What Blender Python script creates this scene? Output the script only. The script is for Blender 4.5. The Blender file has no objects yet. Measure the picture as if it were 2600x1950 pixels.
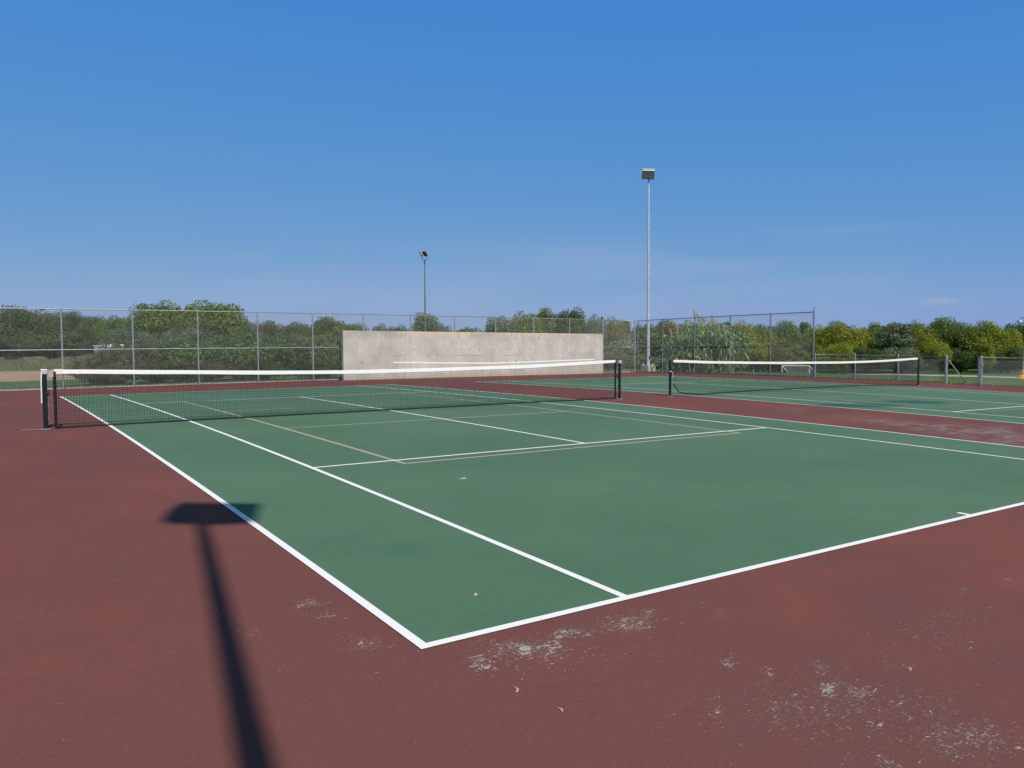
import bpy, math, random
import numpy as np
from mathutils import Vector, Matrix
random.seed(7)
sc = bpy.context.scene
COL = sc.collection
R_ = math.radians

# ------------------------------------------------------------------ camera geometry (surveyed from the court lines)
CAM = np.array([-1.69955, -3.32458, 1.36869])
YAW, PIT, ROL, FPX = 0.593167599, -0.0480759, -0.005155276, 1962.22
def cam_axes():
    cy, sy = math.cos(YAW), math.sin(YAW)
    f = np.array([sy*math.cos(PIT), cy*math.cos(PIT), math.sin(PIT)])
    r = np.array([cy, -sy, 0.0]); u = np.cross(r, f)
    c, s = math.cos(ROL), math.sin(ROL)
    return c*r+s*u, -s*r+c*u, f
AX = cam_axes()
def ray(px, py):
    return AX[0]*((px-1300)/FPX) + AX[1]*((975-py)/FPX) + AX[2]
def at(px, py, D): return CAM + ray(px, py)*D
def on_x(px, py, X): d = ray(px, py); return CAM + d*((X-CAM[0])/d[0])
def on_y(px, py, Y): d = ray(px, py); return CAM + d*((Y-CAM[1])/d[1])
def zf(x, y):
    x = np.clip(x, -8, 33); v = np.clip(y, -8, 33)-11.885
    return -6.50143e-4*v*v - 2.148244e-4*x*x + 4.651327e-4*x*v + 1.0489e-5*v**3 - 8.53847e-6*x*v*v
def ground_z(x, y):
    s = np.clip((np.asarray(x, float)-33)/62, 0, 1); s = s*s*(3-2*s)
    return zf(x, y)*(1-s) - 4.2*s
def on_court(px, py):
    d = ray(px, py); z = 0.0
    for _ in range(40):
        p = CAM + d*((z-CAM[2])/d[2]); z = float(zf(p[0], p[1]))
    return p

# ------------------------------------------------------------------ helpers
def tag(o, label=None, cat=None, group=None, kind=None):
    if label: o['label'] = label
    if cat: o['category'] = cat
    if group: o['group'] = group
    if kind: o['kind'] = kind
    return o
def empty(name, loc, label, cat, group=None):
    o = bpy.data.objects.new(name, None); COL.objects.link(o); o.location = loc
    o.empty_display_size = 0.2
    return tag(o, label, cat, group)
class MB:
    def __init__(s): s.v = []; s.f = []; s.m = []; s.sm = False
    def quad(s, a, b, c, d, m=0):
        n = len(s.v); s.v += [tuple(a), tuple(b), tuple(c), tuple(d)]; s.f.append((n, n+1, n+2, n+3)); s.m.append(m)
    def box(s, c, size, M=None, m=0, taper=1.0):
        n = len(s.v); hx, hy, hz = size[0]/2, size[1]/2, size[2]/2
        for z in (-hz, hz):
            k = taper if z > 0 else 1.0
            for x, y in ((-hx, -hy), (hx, -hy), (hx, hy), (-hx, hy)):
                p = Vector((x*k, y*k, z))
                if M is not None: p = M @ p
                s.v.append((p[0]+c[0], p[1]+c[1], p[2]+c[2]))
        for f in ((0, 3, 2, 1), (4, 5, 6, 7), (0, 1, 5, 4), (1, 2, 6, 5), (2, 3, 7, 6), (3, 0, 4, 7)):
            s.f.append(tuple(n+i for i in f)); s.m.append(m)
    def tube(s, pts, rad, n=10, m=0, caps=True):
        pts = [Vector(p) for p in pts]
        if not isinstance(rad, (list, tuple)): rad = [rad]*len(pts)
        base = len(s.v); k = len(pts)
        t0 = (pts[1]-pts[0]).normalized()
        up = Vector((0, 0, 1)) if abs(t0.z) < .9 else Vector((1, 0, 0))
        for i, p in enumerate(pts):
            t = (pts[min(i+1, k-1)]-pts[max(i-1, 0)]).normalized()
            a = t.cross(up).normalized(); b = t.cross(a).normalized()
            for j in range(n):
                an = 2*math.pi*j/n
                q = p + a*(math.cos(an)*rad[i]) + b*(math.sin(an)*rad[i]); s.v.append(tuple(q))
        for i in range(k-1):
            for j in range(n):
                j2 = (j+1) % n
                s.f.append((base+i*n+j, base+i*n+j2, base+(i+1)*n+j2, base+(i+1)*n+j)); s.m.append(m)
        if caps:
            s.f.append(tuple(base+j for j in range(n))); s.m.append(m)
            s.f.append(tuple(base+(k-1)*n+j for j in reversed(range(n)))); s.m.append(m)
    def build(s, name, mats, parent=None, smooth=False, bevel=0, loc=None):
        me = bpy.data.meshes.new(name); me.from_pydata(s.v, [], s.f)
        if not isinstance(mats, (list, tuple)): mats = [mats]
        for mm in mats: me.materials.append(mm)
        if len(mats) > 1: me.polygons.foreach_set('material_index', s.m)
        if smooth: me.polygons.foreach_set('use_smooth', [True]*len(me.polygons))
        me.update()
        o = bpy.data.objects.new(name, me); COL.objects.link(o)
        if parent:
            o.parent = parent
            o.matrix_parent_inverse = Matrix.Translation(parent.location).inverted() if loc is None else Matrix.Identity(4)
            if loc is not None: o.location = loc
        if bevel:
            b = o.modifiers.new('b', 'BEVEL'); b.width = bevel; b.segments = 2; b.limit_method = 'ANGLE'
        return o
def grid_mesh(name, xs, ys, zfn, mat, attrs=None, skirt=0):
    xs = np.array(xs); ys = np.array(ys); nx, ny = len(xs), len(ys)
    X, Y = np.meshgrid(xs, ys, indexing='xy'); Z = zfn(X, Y)
    v = np.stack([X.ravel(), Y.ravel(), Z.ravel()], 1)
    i = np.arange(nx*ny).reshape(ny, nx)
    f = np.stack([i[:-1, :-1].ravel(), i[:-1, 1:].ravel(), i[1:, 1:].ravel(), i[1:, :-1].ravel()], 1)
    v = v.tolist(); f = f.tolist()
    if skirt:
        loop = list(i[0, :]) + list(i[1:, -1]) + list(i[-1, :-1][::-1]) + list(i[1:-1, 0][::-1])
        n0 = len(v)
        for k in loop: v.append([v[k][0], v[k][1], v[k][2]-skirt])
        L = len(loop)
        for k in range(L):
            k2 = (k+1) % L; f.append([int(loop[k]), n0+k, n0+k2, int(loop[k2])])
    me = bpy.data.meshes.new(name); me.from_pydata(v, [], f); me.materials.append(mat)
    if attrs:
        for an, fn in attrs.items():
            a = me.attributes.new(an, 'FLOAT', 'POINT')
            va = np.array(v); a.data.foreach_set('value', fn(va[:, 0], va[:, 1]).astype(np.float32))
    me.update(); o = bpy.data.objects.new(name, me); COL.objects.link(o)
    return o
def foliage_obj(name, Q, tint, mat, parent=None, world=False):
    """Q: (n,4,3) leaf quads, tint: (n,)"""
    n = len(Q); me = bpy.data.meshes.new(name)
    me.vertices.add(n*4); me.loops.add(n*4); me.polygons.add(n)
    me.vertices.foreach_set('co', Q.reshape(-1).astype(np.float32))
    me.loops.foreach_set('vertex_index', np.arange(n*4, dtype=np.int32))
    me.polygons.foreach_set('loop_start', np.arange(0, n*4, 4, dtype=np.int32))
    me.polygons.foreach_set('loop_total', np.full(n, 4, dtype=np.int32))
    a = me.attributes.new('tint', 'FLOAT', 'FACE'); a.data.foreach_set('value', tint.astype(np.float32))
    me.materials.append(mat); me.update(calc_edges=True); me.validate()
    o = bpy.data.objects.new(name, me); COL.objects.link(o)
    if parent:
        o.parent = parent
        if world: o.matrix_parent_inverse = Matrix.Translation(parent.location).inverted()
    return o

# ------------------------------------------------------------------ materials
class NT:
    def __init__(s, name):
        s.mat = bpy.data.materials.new(name); s.mat.use_nodes = True; s.t = s.mat.node_tree
        s.b = s.t.nodes['Principled BSDF']; s.out = s.t.nodes['Material Output']
        s._co = None
    def n(s, typ, **kw):
        nd = s.t.nodes.new(typ)
        for k, v in kw.items(): setattr(nd, k, v)
        return nd
    def link(s, a, b): s.t.links.new(a, b)
    def co(s):
        if not s._co: s._co = s.n('ShaderNodeTexCoord').outputs['Object']
        return s._co
    def mapped(s, scale=(1, 1, 1), rot=(0, 0, 0), src=None):
        m = s.n('ShaderNodeMapping'); m.inputs['Scale'].default_value = scale; m.inputs['Rotation'].default_value = rot
        s.link(src or s.co(), m.inputs['Vector']); return m.outputs[0]
    def noise(s, scale, detail=3, rough=.55, vec=None, dist=0):
        nn = s.n('ShaderNodeTexNoise'); nn.inputs['Scale'].default_value = scale; nn.inputs['Detail'].default_value = detail
        nn.inputs['Roughness'].default_value = rough; nn.inputs['Distortion'].default_value = dist
        s.link(vec or s.co(), nn.inputs['Vector']); return nn.outputs[0]
    def val(s, sock, x):
        if hasattr(x, 'links'): s.link(x, sock)
        else: sock.default_value = x
    def math(s, op, a, b=None, c=None, clamp=False):
        m = s.n('ShaderNodeMath', operation=op, use_clamp=clamp)
        s.val(m.inputs[0], a)
        if b is not None: s.val(m.inputs[1], b)
        if c is not None: s.val(m.inputs[2], c)
        return m.outputs[0]
    def ramp(s, fac, lo, hi, a=0.0, b=1.0):
        m = s.n('ShaderNodeMapRange', interpolation_type='SMOOTHSTEP')
        s.val(m.inputs['Value'], fac); s.val(m.inputs['From Min'], lo); s.val(m.inputs['From Max'], hi)
        s.val(m.inputs['To Min'], a); s.val(m.inputs['To Max'], b); return m.outputs[0]
    def mix(s, fac, a, b):
        m = s.n('ShaderNodeMix', data_type='RGBA'); s.val(m.inputs[0], fac)
        for k, c in ((6, a), (7, b)):
            if isinstance(c, tuple): m.inputs[k].default_value = (*c, 1) if len(c) == 3 else c
            else: s.link(c, m.inputs[k])
        return m.outputs[2]
    def attr(s, name): return s.n('ShaderNodeAttribute', attribute_name=name).outputs['Fac']
    def bump(s, h, strength=.2, dist=.01):
        b = s.n('ShaderNodeBump'); b.inputs['Strength'].default_value = strength; b.inputs['Distance'].default_value = dist
        s.link(h, b.inputs['Height']); s.link(b.outputs[0], s.b.inputs['Normal'])
    def done(s, col, rough=.7, metal=0.0, spec=None):
        if isinstance(col, tuple): s.b.inputs['Base Color'].default_value = (*col, 1)
        else: s.link(col, s.b.inputs['Base Color'])
        s.val(s.b.inputs['Roughness'], rough); s.b.inputs['Metallic'].default_value = metal
        if spec is not None: s.b.inputs['Specular IOR Level'].default_value = spec
        return s.mat
def paint(name, c, rough=.5, metal=0.0, var=.12, scale=6, spec=None):
    m = NT(name); f = m.ramp(m.noise(scale, 4), .3, .7)
    return m.done(m.mix(f, tuple(x*(1-var) for x in c), tuple(min(1, x*(1+var)) for x in c)), rough, metal, spec)

def mat_red():
    m = NT('red_acrylic')
    big = m.ramp(m.noise(.33, 5, .62), .36, .64); mid = m.ramp(m.noise(1.6, 6, .68, None, .4), .36, .64); fine = m.noise(300, 3, .7)
    c = m.mix(big, (.176, .065, .054), (.228, .074, .055))
    c = m.mix(m.math('MULTIPLY', mid, .5), c, (.150, .066, .060))
    c = m.mix(m.ramp(m.noise(.12, 3, .5), .42, .62, 0, .45), c, (.138, .062, .062))
    c = m.mix(m.ramp(m.noise(9, 5, .7), .55, .8, 0, .35), c, (.120, .050, .045))
    c = m.mix(m.ramp(fine, .35, .75, 0, .30), c, (.105, .045, .045))
    g1 = m.noise(75, 4, .75); c = m.mix(m.ramp(g1, .50, .66, 0, .45), c, (.105, .045, .042)); c = m.mix(m.ramp(g1, .46, .30, 0, .40), c, (.25, .098, .080))
    spk = m.ramp(m.noise(150, 2, .6), .66, .74)
    c = m.mix(m.math('MULTIPLY', spk, .45), c, (.32, .20, .18))
    w = m.attr('wear')
    # sparse chips: stretched and isotropic noise thresholded by the amount of wear
    v1 = m.mapped((1, 4.2, 1), (0, 0, .45)); v2 = m.mapped((3.4, 1, 1), (0, 0, -.1))
    n1 = m.noise(20, 8, .74, v1, .8); n2 = m.noise(28, 7, .76, v2, .6); n3 = m.noise(9, 9, .74, m.mapped((1, 2.2, 1), (0, 0, .9)), 1.2)
    nn = m.math('MAXIMUM', m.math('MAXIMUM', n1, n2), m.math('SUBTRACT', n3, .012))
    thr = m.math('SUBTRACT', m.math('SUBTRACT', .69, m.math('MULTIPLY', w, .165)), m.math('MULTIPLY', m.math('POWER', w, 4.0), .022))
    chip = m.ramp(m.math('SUBTRACT', nn, thr), 0, .018)
    chipc = m.mix(m.noise(60, 2), (.30, .285, .24), (.50, .47, .39))
    haze = m.math('MULTIPLY', m.ramp(m.math('ADD', m.noise(5, 5, .7), m.math('MULTIPLY', w, .5)),   .55, 1.0), .4)
    c = m.mix(haze, c, (.135, .082, .072))
    sm = m.math('MULTIPLY', m.attr('smear'), m.ramp(m.noise(3.2, 8, .75, m.mapped((1, 1.5, 1))), .42, .66), clamp=True)
    c = m.mix(sm, c, (.27, .235, .22))
    c = m.mix(chip, c, chipc)
    m.bump(fine, .3, .003)
    return m.done(c, .92, spec=.12)
def mat_green():
    m = NT('green_acrylic')
    big = m.ramp(m.noise(.28, 5, .62), .36, .64); mid = m.ramp(m.noise(1.1, 6, .66, m.mapped((1, 2.2, 1), (0, 0, .3)), .3), .38, .66); fine = m.noise(300, 3, .7)
    c = m.mix(big, (.082, .166, .098), (.104, .196, .118))
    c = m.mix(m.math('MULTIPLY', mid, .5), c, (.116, .178, .124))
    c = m.mix(m.ramp(m.noise(7, 6, .7), .55, .8, 0, .25), c, (.066, .135, .090))
    sc = m.ramp(m.noise(30, 7, .75, m.mapped((1, 2.5, 1), (0, 0, .4))), .70, .73, 0, .55)
    c = m.mix(sc, c, (.30, .33, .27))
    c = m.mix(m.ramp(fine, .35, .75, 0, .25), c, (.055, .115, .08))
    g1 = m.noise(75, 4, .75); c = m.mix(m.ramp(g1, .50, .66, 0, .38), c, (.058, .120, .078)); c = m.mix(m.ramp(g1, .46, .30, 0, .32), c, (.125, .225, .145))
    spk = m.ramp(m.noise(140, 2, .6), .68, .74)
    c = m.mix(m.math('MULTIPLY', spk, .3), c, (.25, .30, .26))
    c = m.mix(m.math('MULTIPLY', m.attr('patch'), m.ramp(m.noise(2.5, 4), .3, .65)), c, (.055, .150, .092))
    st = m.attr('dark_spot'); c = m.mix(m.math('MULTIPLY', st, .75), c, (.022, .085, .082))
    m.bump(fine, .3, .003)
    return m.done(c, .92, spec=.12)
def mat_line(name, col, fade):
    m = NT(name)
    f = m.ramp(m.noise(7, 7, .75), .5-fade*.35, .8-fade*.35)
    under = (.095, .185, .13)
    c = m.mix(m.math('MULTIPLY', f, fade), col, under)
    c = m.mix(m.ramp(m.noise(40, 5, .7), .66, .74, 0, .5), c, tuple(x*.6 for x in col))
    st = m.attr('dark_spot'); c = m.mix(m.math('MULTIPLY', st, .72), c, (.14, .22, .36))
    return m.done(c, .8, spec=.3)
def mat_concrete():
    m = NT('board_formed_concrete')
    co = m.co(); sep = m.n('ShaderNodeSeparateXYZ'); m.link(co, sep.inputs[0]); z = sep.outputs[2]; x = sep.outputs[0]
    big = m.noise(.7, 5, .65); mid = m.noise(3, 5, .65, m.mapped((1, 1, .45)))
    c = m.mix(m.ramp(big, .32, .68), (.48, .46, .42), (.61, .585, .535))
    c = m.mix(m.ramp(mid, .35, .75, 0, .55), c, (.40, .375, .34))
    # grey-brown weather streaks hanging from the top, and an ochre run-off band whose bare concrete drips down
    top = m.math('SUBTRACT', 2.27, z)
    drip = m.noise(9, 4, .8, m.mapped((1, 1, .05)))
    fc = m.n('ShaderNodeFloatCurve'); cu = fc.mapping.curves[0]
    pts = [(0, .12), (.16, .10), (.20, .95), (.42, 1.0), (.46, .45), (.56, .5), (.60, .95), (.80, .9), (.86, .25), (1, .05)]
    cu.points[0].location = pts[0]; cu.points[-1].location = pts[-1]
    for p in pts[1:-1]: cu.points.new(*p)
    fc.mapping.update(); m.link(m.math('DIVIDE', m.math('SUBTRACT', x, 11.54), 15.4, clamp=True), fc.inputs['Value'])
    dl = m.math('MULTIPLY', m.math('ADD', m.math('MULTIPLY', m.math('SUBTRACT', drip, .42), 1.9), .05), fc.outputs[0])
    och = m.ramp(m.math('SUBTRACT', m.math('ADD', dl, .02), m.math('ADD', top, -.09)), -.04, .04)
    grey = m.ramp(m.math('SUBTRACT', m.math('MULTIPLY', m.noise(1.1, 5, .7), 1.5), top), .05, .8, 0, .6)
    c = m.mix(grey, c, (.33, .305, .27))
    c = m.mix(m.math('MULTIPLY', och, .8), c, (.68, .55, .40))
    low = m.ramp(m.math('ADD', z, m.math('MULTIPLY', m.noise(4, 4), .25)), .25, .0, 0, .5)
    c = m.mix(low, c, (.45, .36, .25))
    pits = m.ramp(m.noise(38, 3, .6), .69, .74, 0, .45)
    c = m.mix(pits, c, (.2, .18, .15))
    # faint form-board patches
    br = m.n('ShaderNodeTexBrick'); br.inputs['Scale'].default_value = 1; br.offset = 0
    br.inputs['Brick Width'].default_value = 2.44; br.inputs['Row Height'].default_value = 1.22; br.inputs['Mortar Size'].default_value = .006
    br.inputs['Color1'].default_value = (.92, .92, .92, 1); br.inputs['Color2'].default_value = (1.04, 1.03, 1.0, 1); br.inputs['Mortar'].default_value = (.72, .70, .67, 1)
    cb = m.n('ShaderNodeCombineXYZ'); m.link(x, cb.inputs[0]); m.link(m.math('ADD', z, .20), cb.inputs[1]); m.link(cb.outputs[0], br.inputs['Vector'])
    mm = m.n('ShaderNodeMix', data_type='RGBA', blend_type='MULTIPLY'); mm.inputs[0].default_value = .8
    m.link(c, mm.inputs[6]); m.link(br.outputs[0], mm.inputs[7])
    m.bump(m.noise(60, 4), .3, .004)
    return m.done(mm.outputs[2], .9, spec=.2)
def mat_ground():
    m = NT('field_grass')
    co = m.co(); sep = m.n('ShaderNodeSeparateXYZ'); m.link(co, sep.inputs[0])
    wob = m.noise(.09, 4, .6); wob2 = m.noise(.16, 4, .6, m.mapped((1, 1, 1), (0, 0, 1)))
    x = m.math('ADD', sep.outputs[0], m.math('MULTIPLY', m.math('SUBTRACT', wob2, .5), 14))
    y = m.math('ADD', sep.outputs[1], m.math('MULTIPLY', m.math('SUBTRACT', wob, .5), 9))
    g = m.mix(m.ramp(m.noise(.5, 5, .65), .3, .7), (.060, .115, .036), (.092, .150, .050))
    g = m.mix(m.ramp(m.noise(9, 4, .7), .35, .75, 0, .5), g, (.10, .12, .045))
    dryc = m.mix(m.ramp(m.noise(.35, 6, .7), .3, .7), (.11, .135, .06), (.20, .195, .11))
    dirt = m.mix(m.ramp(m.noise(.6, 5, .65), .3, .7), (.33, .21, .13), (.44, .29, .185))
    def band(v, a, b, s): return m.math('MULTIPLY', m.ramp(v, a-s, a+s), m.ramp(v, b+s, b-s))
    fdry = m.math('MULTIPLY', band(y, 62, 400, 3), m.ramp(x, 70, 50))
    fd = m.math('MULTIPLY', band(y, 43.5, 62, 1.0), m.ramp(x, 8.5, 5.5))
    c = m.mix(m.math('MULTIPLY', fdry, .85), g, dryc); c = m.mix(fd, c, dirt)
    m.bump(m.noise(14, 4), .5, .03)
    return m.done(c, .95, spec=.1)
def mat_leaf(name, dark, mid, lite, trans=.38, k=1.95):
    dark, mid, lite = [tuple(v*k for v in c) for c in (dark, mid, lite)]
    m = NT(name); t = m.attr('tint')
    cr = m.n('ShaderNodeValToRGB'); m.link(t, cr.inputs[0]); e = cr.color_ramp.elements
    e[0].position = .05; e[0].color = (*dark, 1); e[1].position = .95; e[1].color = (*lite, 1)
    k = cr.color_ramp.elements.new(.5); k.color = (*mid, 1)
    m.link(cr.outputs[0], m.b.inputs['Base Color']); m.b.inputs['Roughness'].default_value = .6
    m.b.inputs['Specular IOR Level'].default_value = .25
    tr = m.n('ShaderNodeBsdfTranslucent'); m.link(cr.outputs[0], tr.inputs[0])
    mx = m.n('ShaderNodeMixShader'); mx.inputs[0].default_value = trans
    m.link(m.b.outputs[0], mx.inputs[1]); m.link(tr.outputs[0], mx.inputs[2]); m.link(mx.outputs[0], m.out.inputs['Surface'])
    return m.mat

RED = mat_red(); GREEN = mat_green(); CONC = mat_concrete(); GROUND = mat_ground()
WHITE = mat_line('white_line_paint', (.86, .85, .83), .03)
TAN = mat_line('faded_tan_line_paint', (.44, .38, .25), .28)
TAN2 = mat_line('very_faded_tan_line_paint', (.30, .31, .19), .6)
GALV = paint('galvanised_steel', (.36, .38, .39), .42, .45)
GALVD = paint('darker_galvanised_steel', (.23, .255, .27), .5, .4)  # darker tone for the right-hand tall fence and the low rails
WIRE = paint('chain_link_wire', (.36, .38, .38), .5, .35)
POLE = paint('galvanised_lamp_pole', (.60, .62, .64), .38, .35)
POLEB = paint('brown_weathered_pole', (.17, .15, .14), .6, .2)
BLACKP = paint('black_post_enamel', (.012, .013, .018), .35)
DARKM = paint('dark_bronze_metal', (.035, .036, .035), .5, .3)
LAMPG = paint('lamp_glass', (.10, .10, .085), .25)
LAMPW = paint('lamp_housing_pale_metal', (.55, .56, .56), .4, .2)
CORD = paint('black_net_cord', (.006, .010, .009), .85)
BAND = paint('white_net_tape', (.84, .83, .81), .75, 0, .05, 20)
CREAM = paint('cream_net_tape', (.82, .79, .69), .75, 0, .08, 20)
STRAP = paint('grey_canvas_strap', (.38, .37, .36), .8)
CURB = paint('curb_concrete', (.42, .42, .40), .9, 0, .2, 8)
BLOCK = paint('lamp_footing_concrete', (.42, .39, .33), .9, 0, .18, 5)
TRACKM = paint('track_concrete', (.42, .38, .34), .9, 0, .12, 1)
BARK = paint('tree_bark', (.09, .075, .06), .9, 0, .3, 10)
WPAINT = paint('white_wall_stripe', (.80, .80, .79), .7, 0, .03, 20)
HOLE = paint('tie_hole_patch', (.24, .22, .20), .95)
GOALW = paint('white_goal_frame', (.70, .70, .68), .5)
NETG = paint('grey_goal_net', (.30, .31, .31), .8)
ORANGE = paint('orange_base_cover', (.75, .33, .05), .6)
SHEDM = paint('pale_grey_sheet_metal', (.42, .45, .46), .5, .2)
TANKM = paint('white_drum_plastic', (.82, .82, .82), .4)
VISOR = paint('bright_lamp_housing', (.86, .87, .87), .5)
TWING = paint('dull_grey_housing', (.20, .20, .185), .6, .1)
BIRDM = paint('dark_feathers', (.03, .03, .035), .8)
DIRTL = paint('soil_strip', (.10, .075, .05), .95, 0, .3, 8)

# ------------------------------------------------------------------ ground, court, markings (structure)
def rng_(a, b, s): return list(np.arange(a, b, s))
gx = [-900, -400, -200, -100, -60] + rng_(-40, 150, 2) + [150, 160, 175, 200, 260, 400, 700, 1200]
gy = [-700, -300, -120, -60, -30] + rng_(-16, 150, 2) + [150, 160, 180, 220, 300, 500, 900, 1500]
o = grid_mesh('ground', gx, gy, lambda X, Y: ground_z(X, Y)-.03, GROUND); tag(o, kind='structure')

SCUFF = [(2131,1747,75,12,1.0),(2034,1780,60,8,.85),(1928,1802,60,8,.8),(1846,1690,28,6,.95),(1960,1710,50,10,.75),(1810,1796,18,40,.75),
 (2025,1836,130,40,.5),(2428,1865,50,12,1.0),(2400,1898,60,20,.75),(2497,1849,80,12,.75),(2229,1938,90,12,.85),(2086,1690,60,14,.65),
 (2270,1690,50,10,.55),(2302,1800,60,8,.6),(2513,1897,90,40,.55),(2453,1495,40,18,.55),(2566,1474,30,10,.65),(1773,1527,50,12,.5),
 (1310,1652,55,8,1.0),(1297,1636,45,14,.85),(1215,1684,22,8,.9),(1237,1700,70,18,.6),(1395,1637,60,14,.8),(1443,1608,70,14,.85),
 (1405,1655,40,8,.8),(1601,1583,70,22,.8),(1642,1554,20,5,.9),(1570,1801,30,6,.55),(761,1535,18,5,.95),(802,1526,30,6,.95),(820,1562,60,20,.55),
 (612,1575,14,6,.85),(639,1607,40,12,.5),(924,1634,70,26,.6),(700,1700,220,60,.22),(560,1600,120,60,.3),(2150,1800,330,90,.5),(1350,1660,230,50,.5),(2400,1600,200,70,.4),(2450,1880,160,60,.6),(1000,1700,200,40,.25),(150,1700,200,120,.15),(725,1752,30,5,.5),(368,1720,16,4,.7),(463,1259,40,12,.4),(130,1560,90,25,.42),(2250,1600,200,60,.2),(1900,1650,200,60,.22)]
SMEAR = [(2013,1043,25,4,.5),(2234,1070,34,5,1),(2285,1075,40,5,1),(2342,1078,34,4,.9),(2393,1086,60,8,.9),(2487,1095,90,11,.9),(2567,1113,70,10,1),(2560,1128,60,6,1),(1980,1072,60,4,.3),(2140,1060,60,5,.35),
         (440,1175,60,3,.35),(1900,1555,60,9,.25)]
def blob_fn(L):
    B = []
    for px, py, rx, ry, s in L:
        c = on_court(px, py)[:2]; a = on_court(px+rx, py)[:2]-c; b = on_court(px, py+ry)[:2]-c
        B.append((c, np.linalg.inv(np.stack([a, b], 1)), s))
    def fn(x, y):
        out = np.zeros_like(x)
        for c, I, s in B:
            u = I[0, 0]*(x-c[0])+I[0, 1]*(y-c[1]); v = I[1, 0]*(x-c[0])+I[1, 1]*(y-c[1])
            out = np.maximum(out, s*np.exp(-(u*u+v*v)*.5))
        return out
    return fn
sx = rng_(-4.5, -2, .3)+rng_(-2, 7, .09)+rng_(7, 30.3, .3)+[30.3]
sy_ = rng_(-7.2, -3, .3)+rng_(-3, 3.4, .08)+rng_(3.4, 31.0, .3)+[31.0]
o = grid_mesh('court_surround', sx, sy_, lambda X, Y: zf(X, Y), RED, {'wear': blob_fn(SCUFF), 'smear': blob_fn(SMEAR)}, skirt=.09); tag(o, kind='structure')
D2 = 14.7255; CW, CL, NY = 10.97, 23.77, 12.06
def dark_spot_fn(x, y):  # bluish dark ellipses on the far court, carried over onto its lines
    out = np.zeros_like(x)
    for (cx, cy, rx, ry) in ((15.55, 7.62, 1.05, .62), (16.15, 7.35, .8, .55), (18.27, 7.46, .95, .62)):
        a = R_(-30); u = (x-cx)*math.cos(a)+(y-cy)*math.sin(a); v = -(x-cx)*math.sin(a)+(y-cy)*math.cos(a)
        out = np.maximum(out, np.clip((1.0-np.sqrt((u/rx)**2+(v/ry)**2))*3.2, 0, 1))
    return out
patch_fn = blob_fn([(1010,1395,130,16,.8),(900,1370,80,10,.6),(1120,1410,90,12,.5),(1290,1580,160,34,.55),(1900,1380,260,40,.35),(1650,1440,200,30,.45),(560,1170,160,5,.5),(980,1165,160,5,.4),(1700,1230,140,8,.35)])
def court(x0):
    o = grid_mesh('court', [x0+.01]+rng_(x0+.1, x0+CW-.05, .15)+[x0+CW-.01], [.01]+rng_(.1, CL-.05, .15)+[CL-.01], lambda X, Y: zf(X, Y)+.003, GREEN, {'dark_spot': dark_spot_fn, 'patch': patch_fn}, skirt=.002)
    tag(o, kind='structure')
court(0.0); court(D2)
def lines(name, segs, mat, h):
    """segs: (x0,y0,x1,y1,width) centre lines running along x or y"""
    v = []; f = []
    for (x0, y0, x1, y1, w) in segs:
        L = math.hypot(x1-x0, y1-y0); n = max(2, int(L/.25)); ux, uy = (x1-x0)/L, (y1-y0)/L
        b = len(v)
        for k in range(n+1):
            t = k/n; x = x0+(x1-x0)*t; y = y0+(y1-y0)*t
            for sgn in (-1, 1):
                X = x-uy*sgn*w/2; Y = y+ux*sgn*w/2; v.append((X, Y, float(zf(X, Y))+h))
        for k in range(n): f.append((b+2*k, b+2*k+2, b+2*k+3, b+2*k+1))
    me = bpy.data.meshes.new(name); me.from_pydata(v, [], f); me.materials.append(mat)
    a = me.attributes.new('dark_spot', 'FLOAT', 'POINT'); va = np.array(v); a.data.foreach_set('value', dark_spot_fn(va[:, 0], va[:, 1]).astype(np.float32))
    me.update(); o = bpy.data.objects.new(name, me); COL.objects.link(o); tag(o, kind='structure'); return o
W = .055
def markings(x0, yS, yF, mark=True):
    a, b, c, d = x0, x0+1.372, x0+9.60, x0+CW; m = x0+5.485
    # long lines
    s = [(a+W/2, 0, a+W/2, CL, W), (d-W/2, 0, d-W/2, CL, W), (b, W, b, CL-W, W), (c, W, c, CL-W, W), (m, yS+W/2, m, yF-W/2, W)]
    lines('court_lines', s, WHITE, .0062)
    s = [(a+W, W/2+.002, d-W, W/2+.002, W), (a+W, CL-W/2, d-W, CL-W/2, W), (b+W/2, yS, c-W/2, yS, W), (b+W/2, yF, c-W/2, yF, W)]
    if mark: s += [(m, W+.004, m, .155, W), (m, CL-W-.004, m, CL-.155, W)]
    lines('court_lines', s, WHITE, .0058)
markings(0.0, 5.42, 18.0); markings(D2, 5.46, 18.15)
def pickle(x0, mat):
    m = x0+5.485; l, r = m-3.06, m+3.06; n = 11.885; w = .062
    lines('faded_practice_lines', [(l, n-6.78, l, n+6.3, w), (r, n-6.78, r, n+6.3, w)], mat, .0046)
    lines('faded_practice_lines', [(l+w/2, n-6.755, r-w/2, n-6.755, w), (l+w/2, n-2.13, r-w/2, n-2.13, w), (l+w/2, n+2.13, r-w/2, n+2.13, w)], mat, .0043)
pickle(0.0, TAN); pickle(D2, TAN2)
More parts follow.
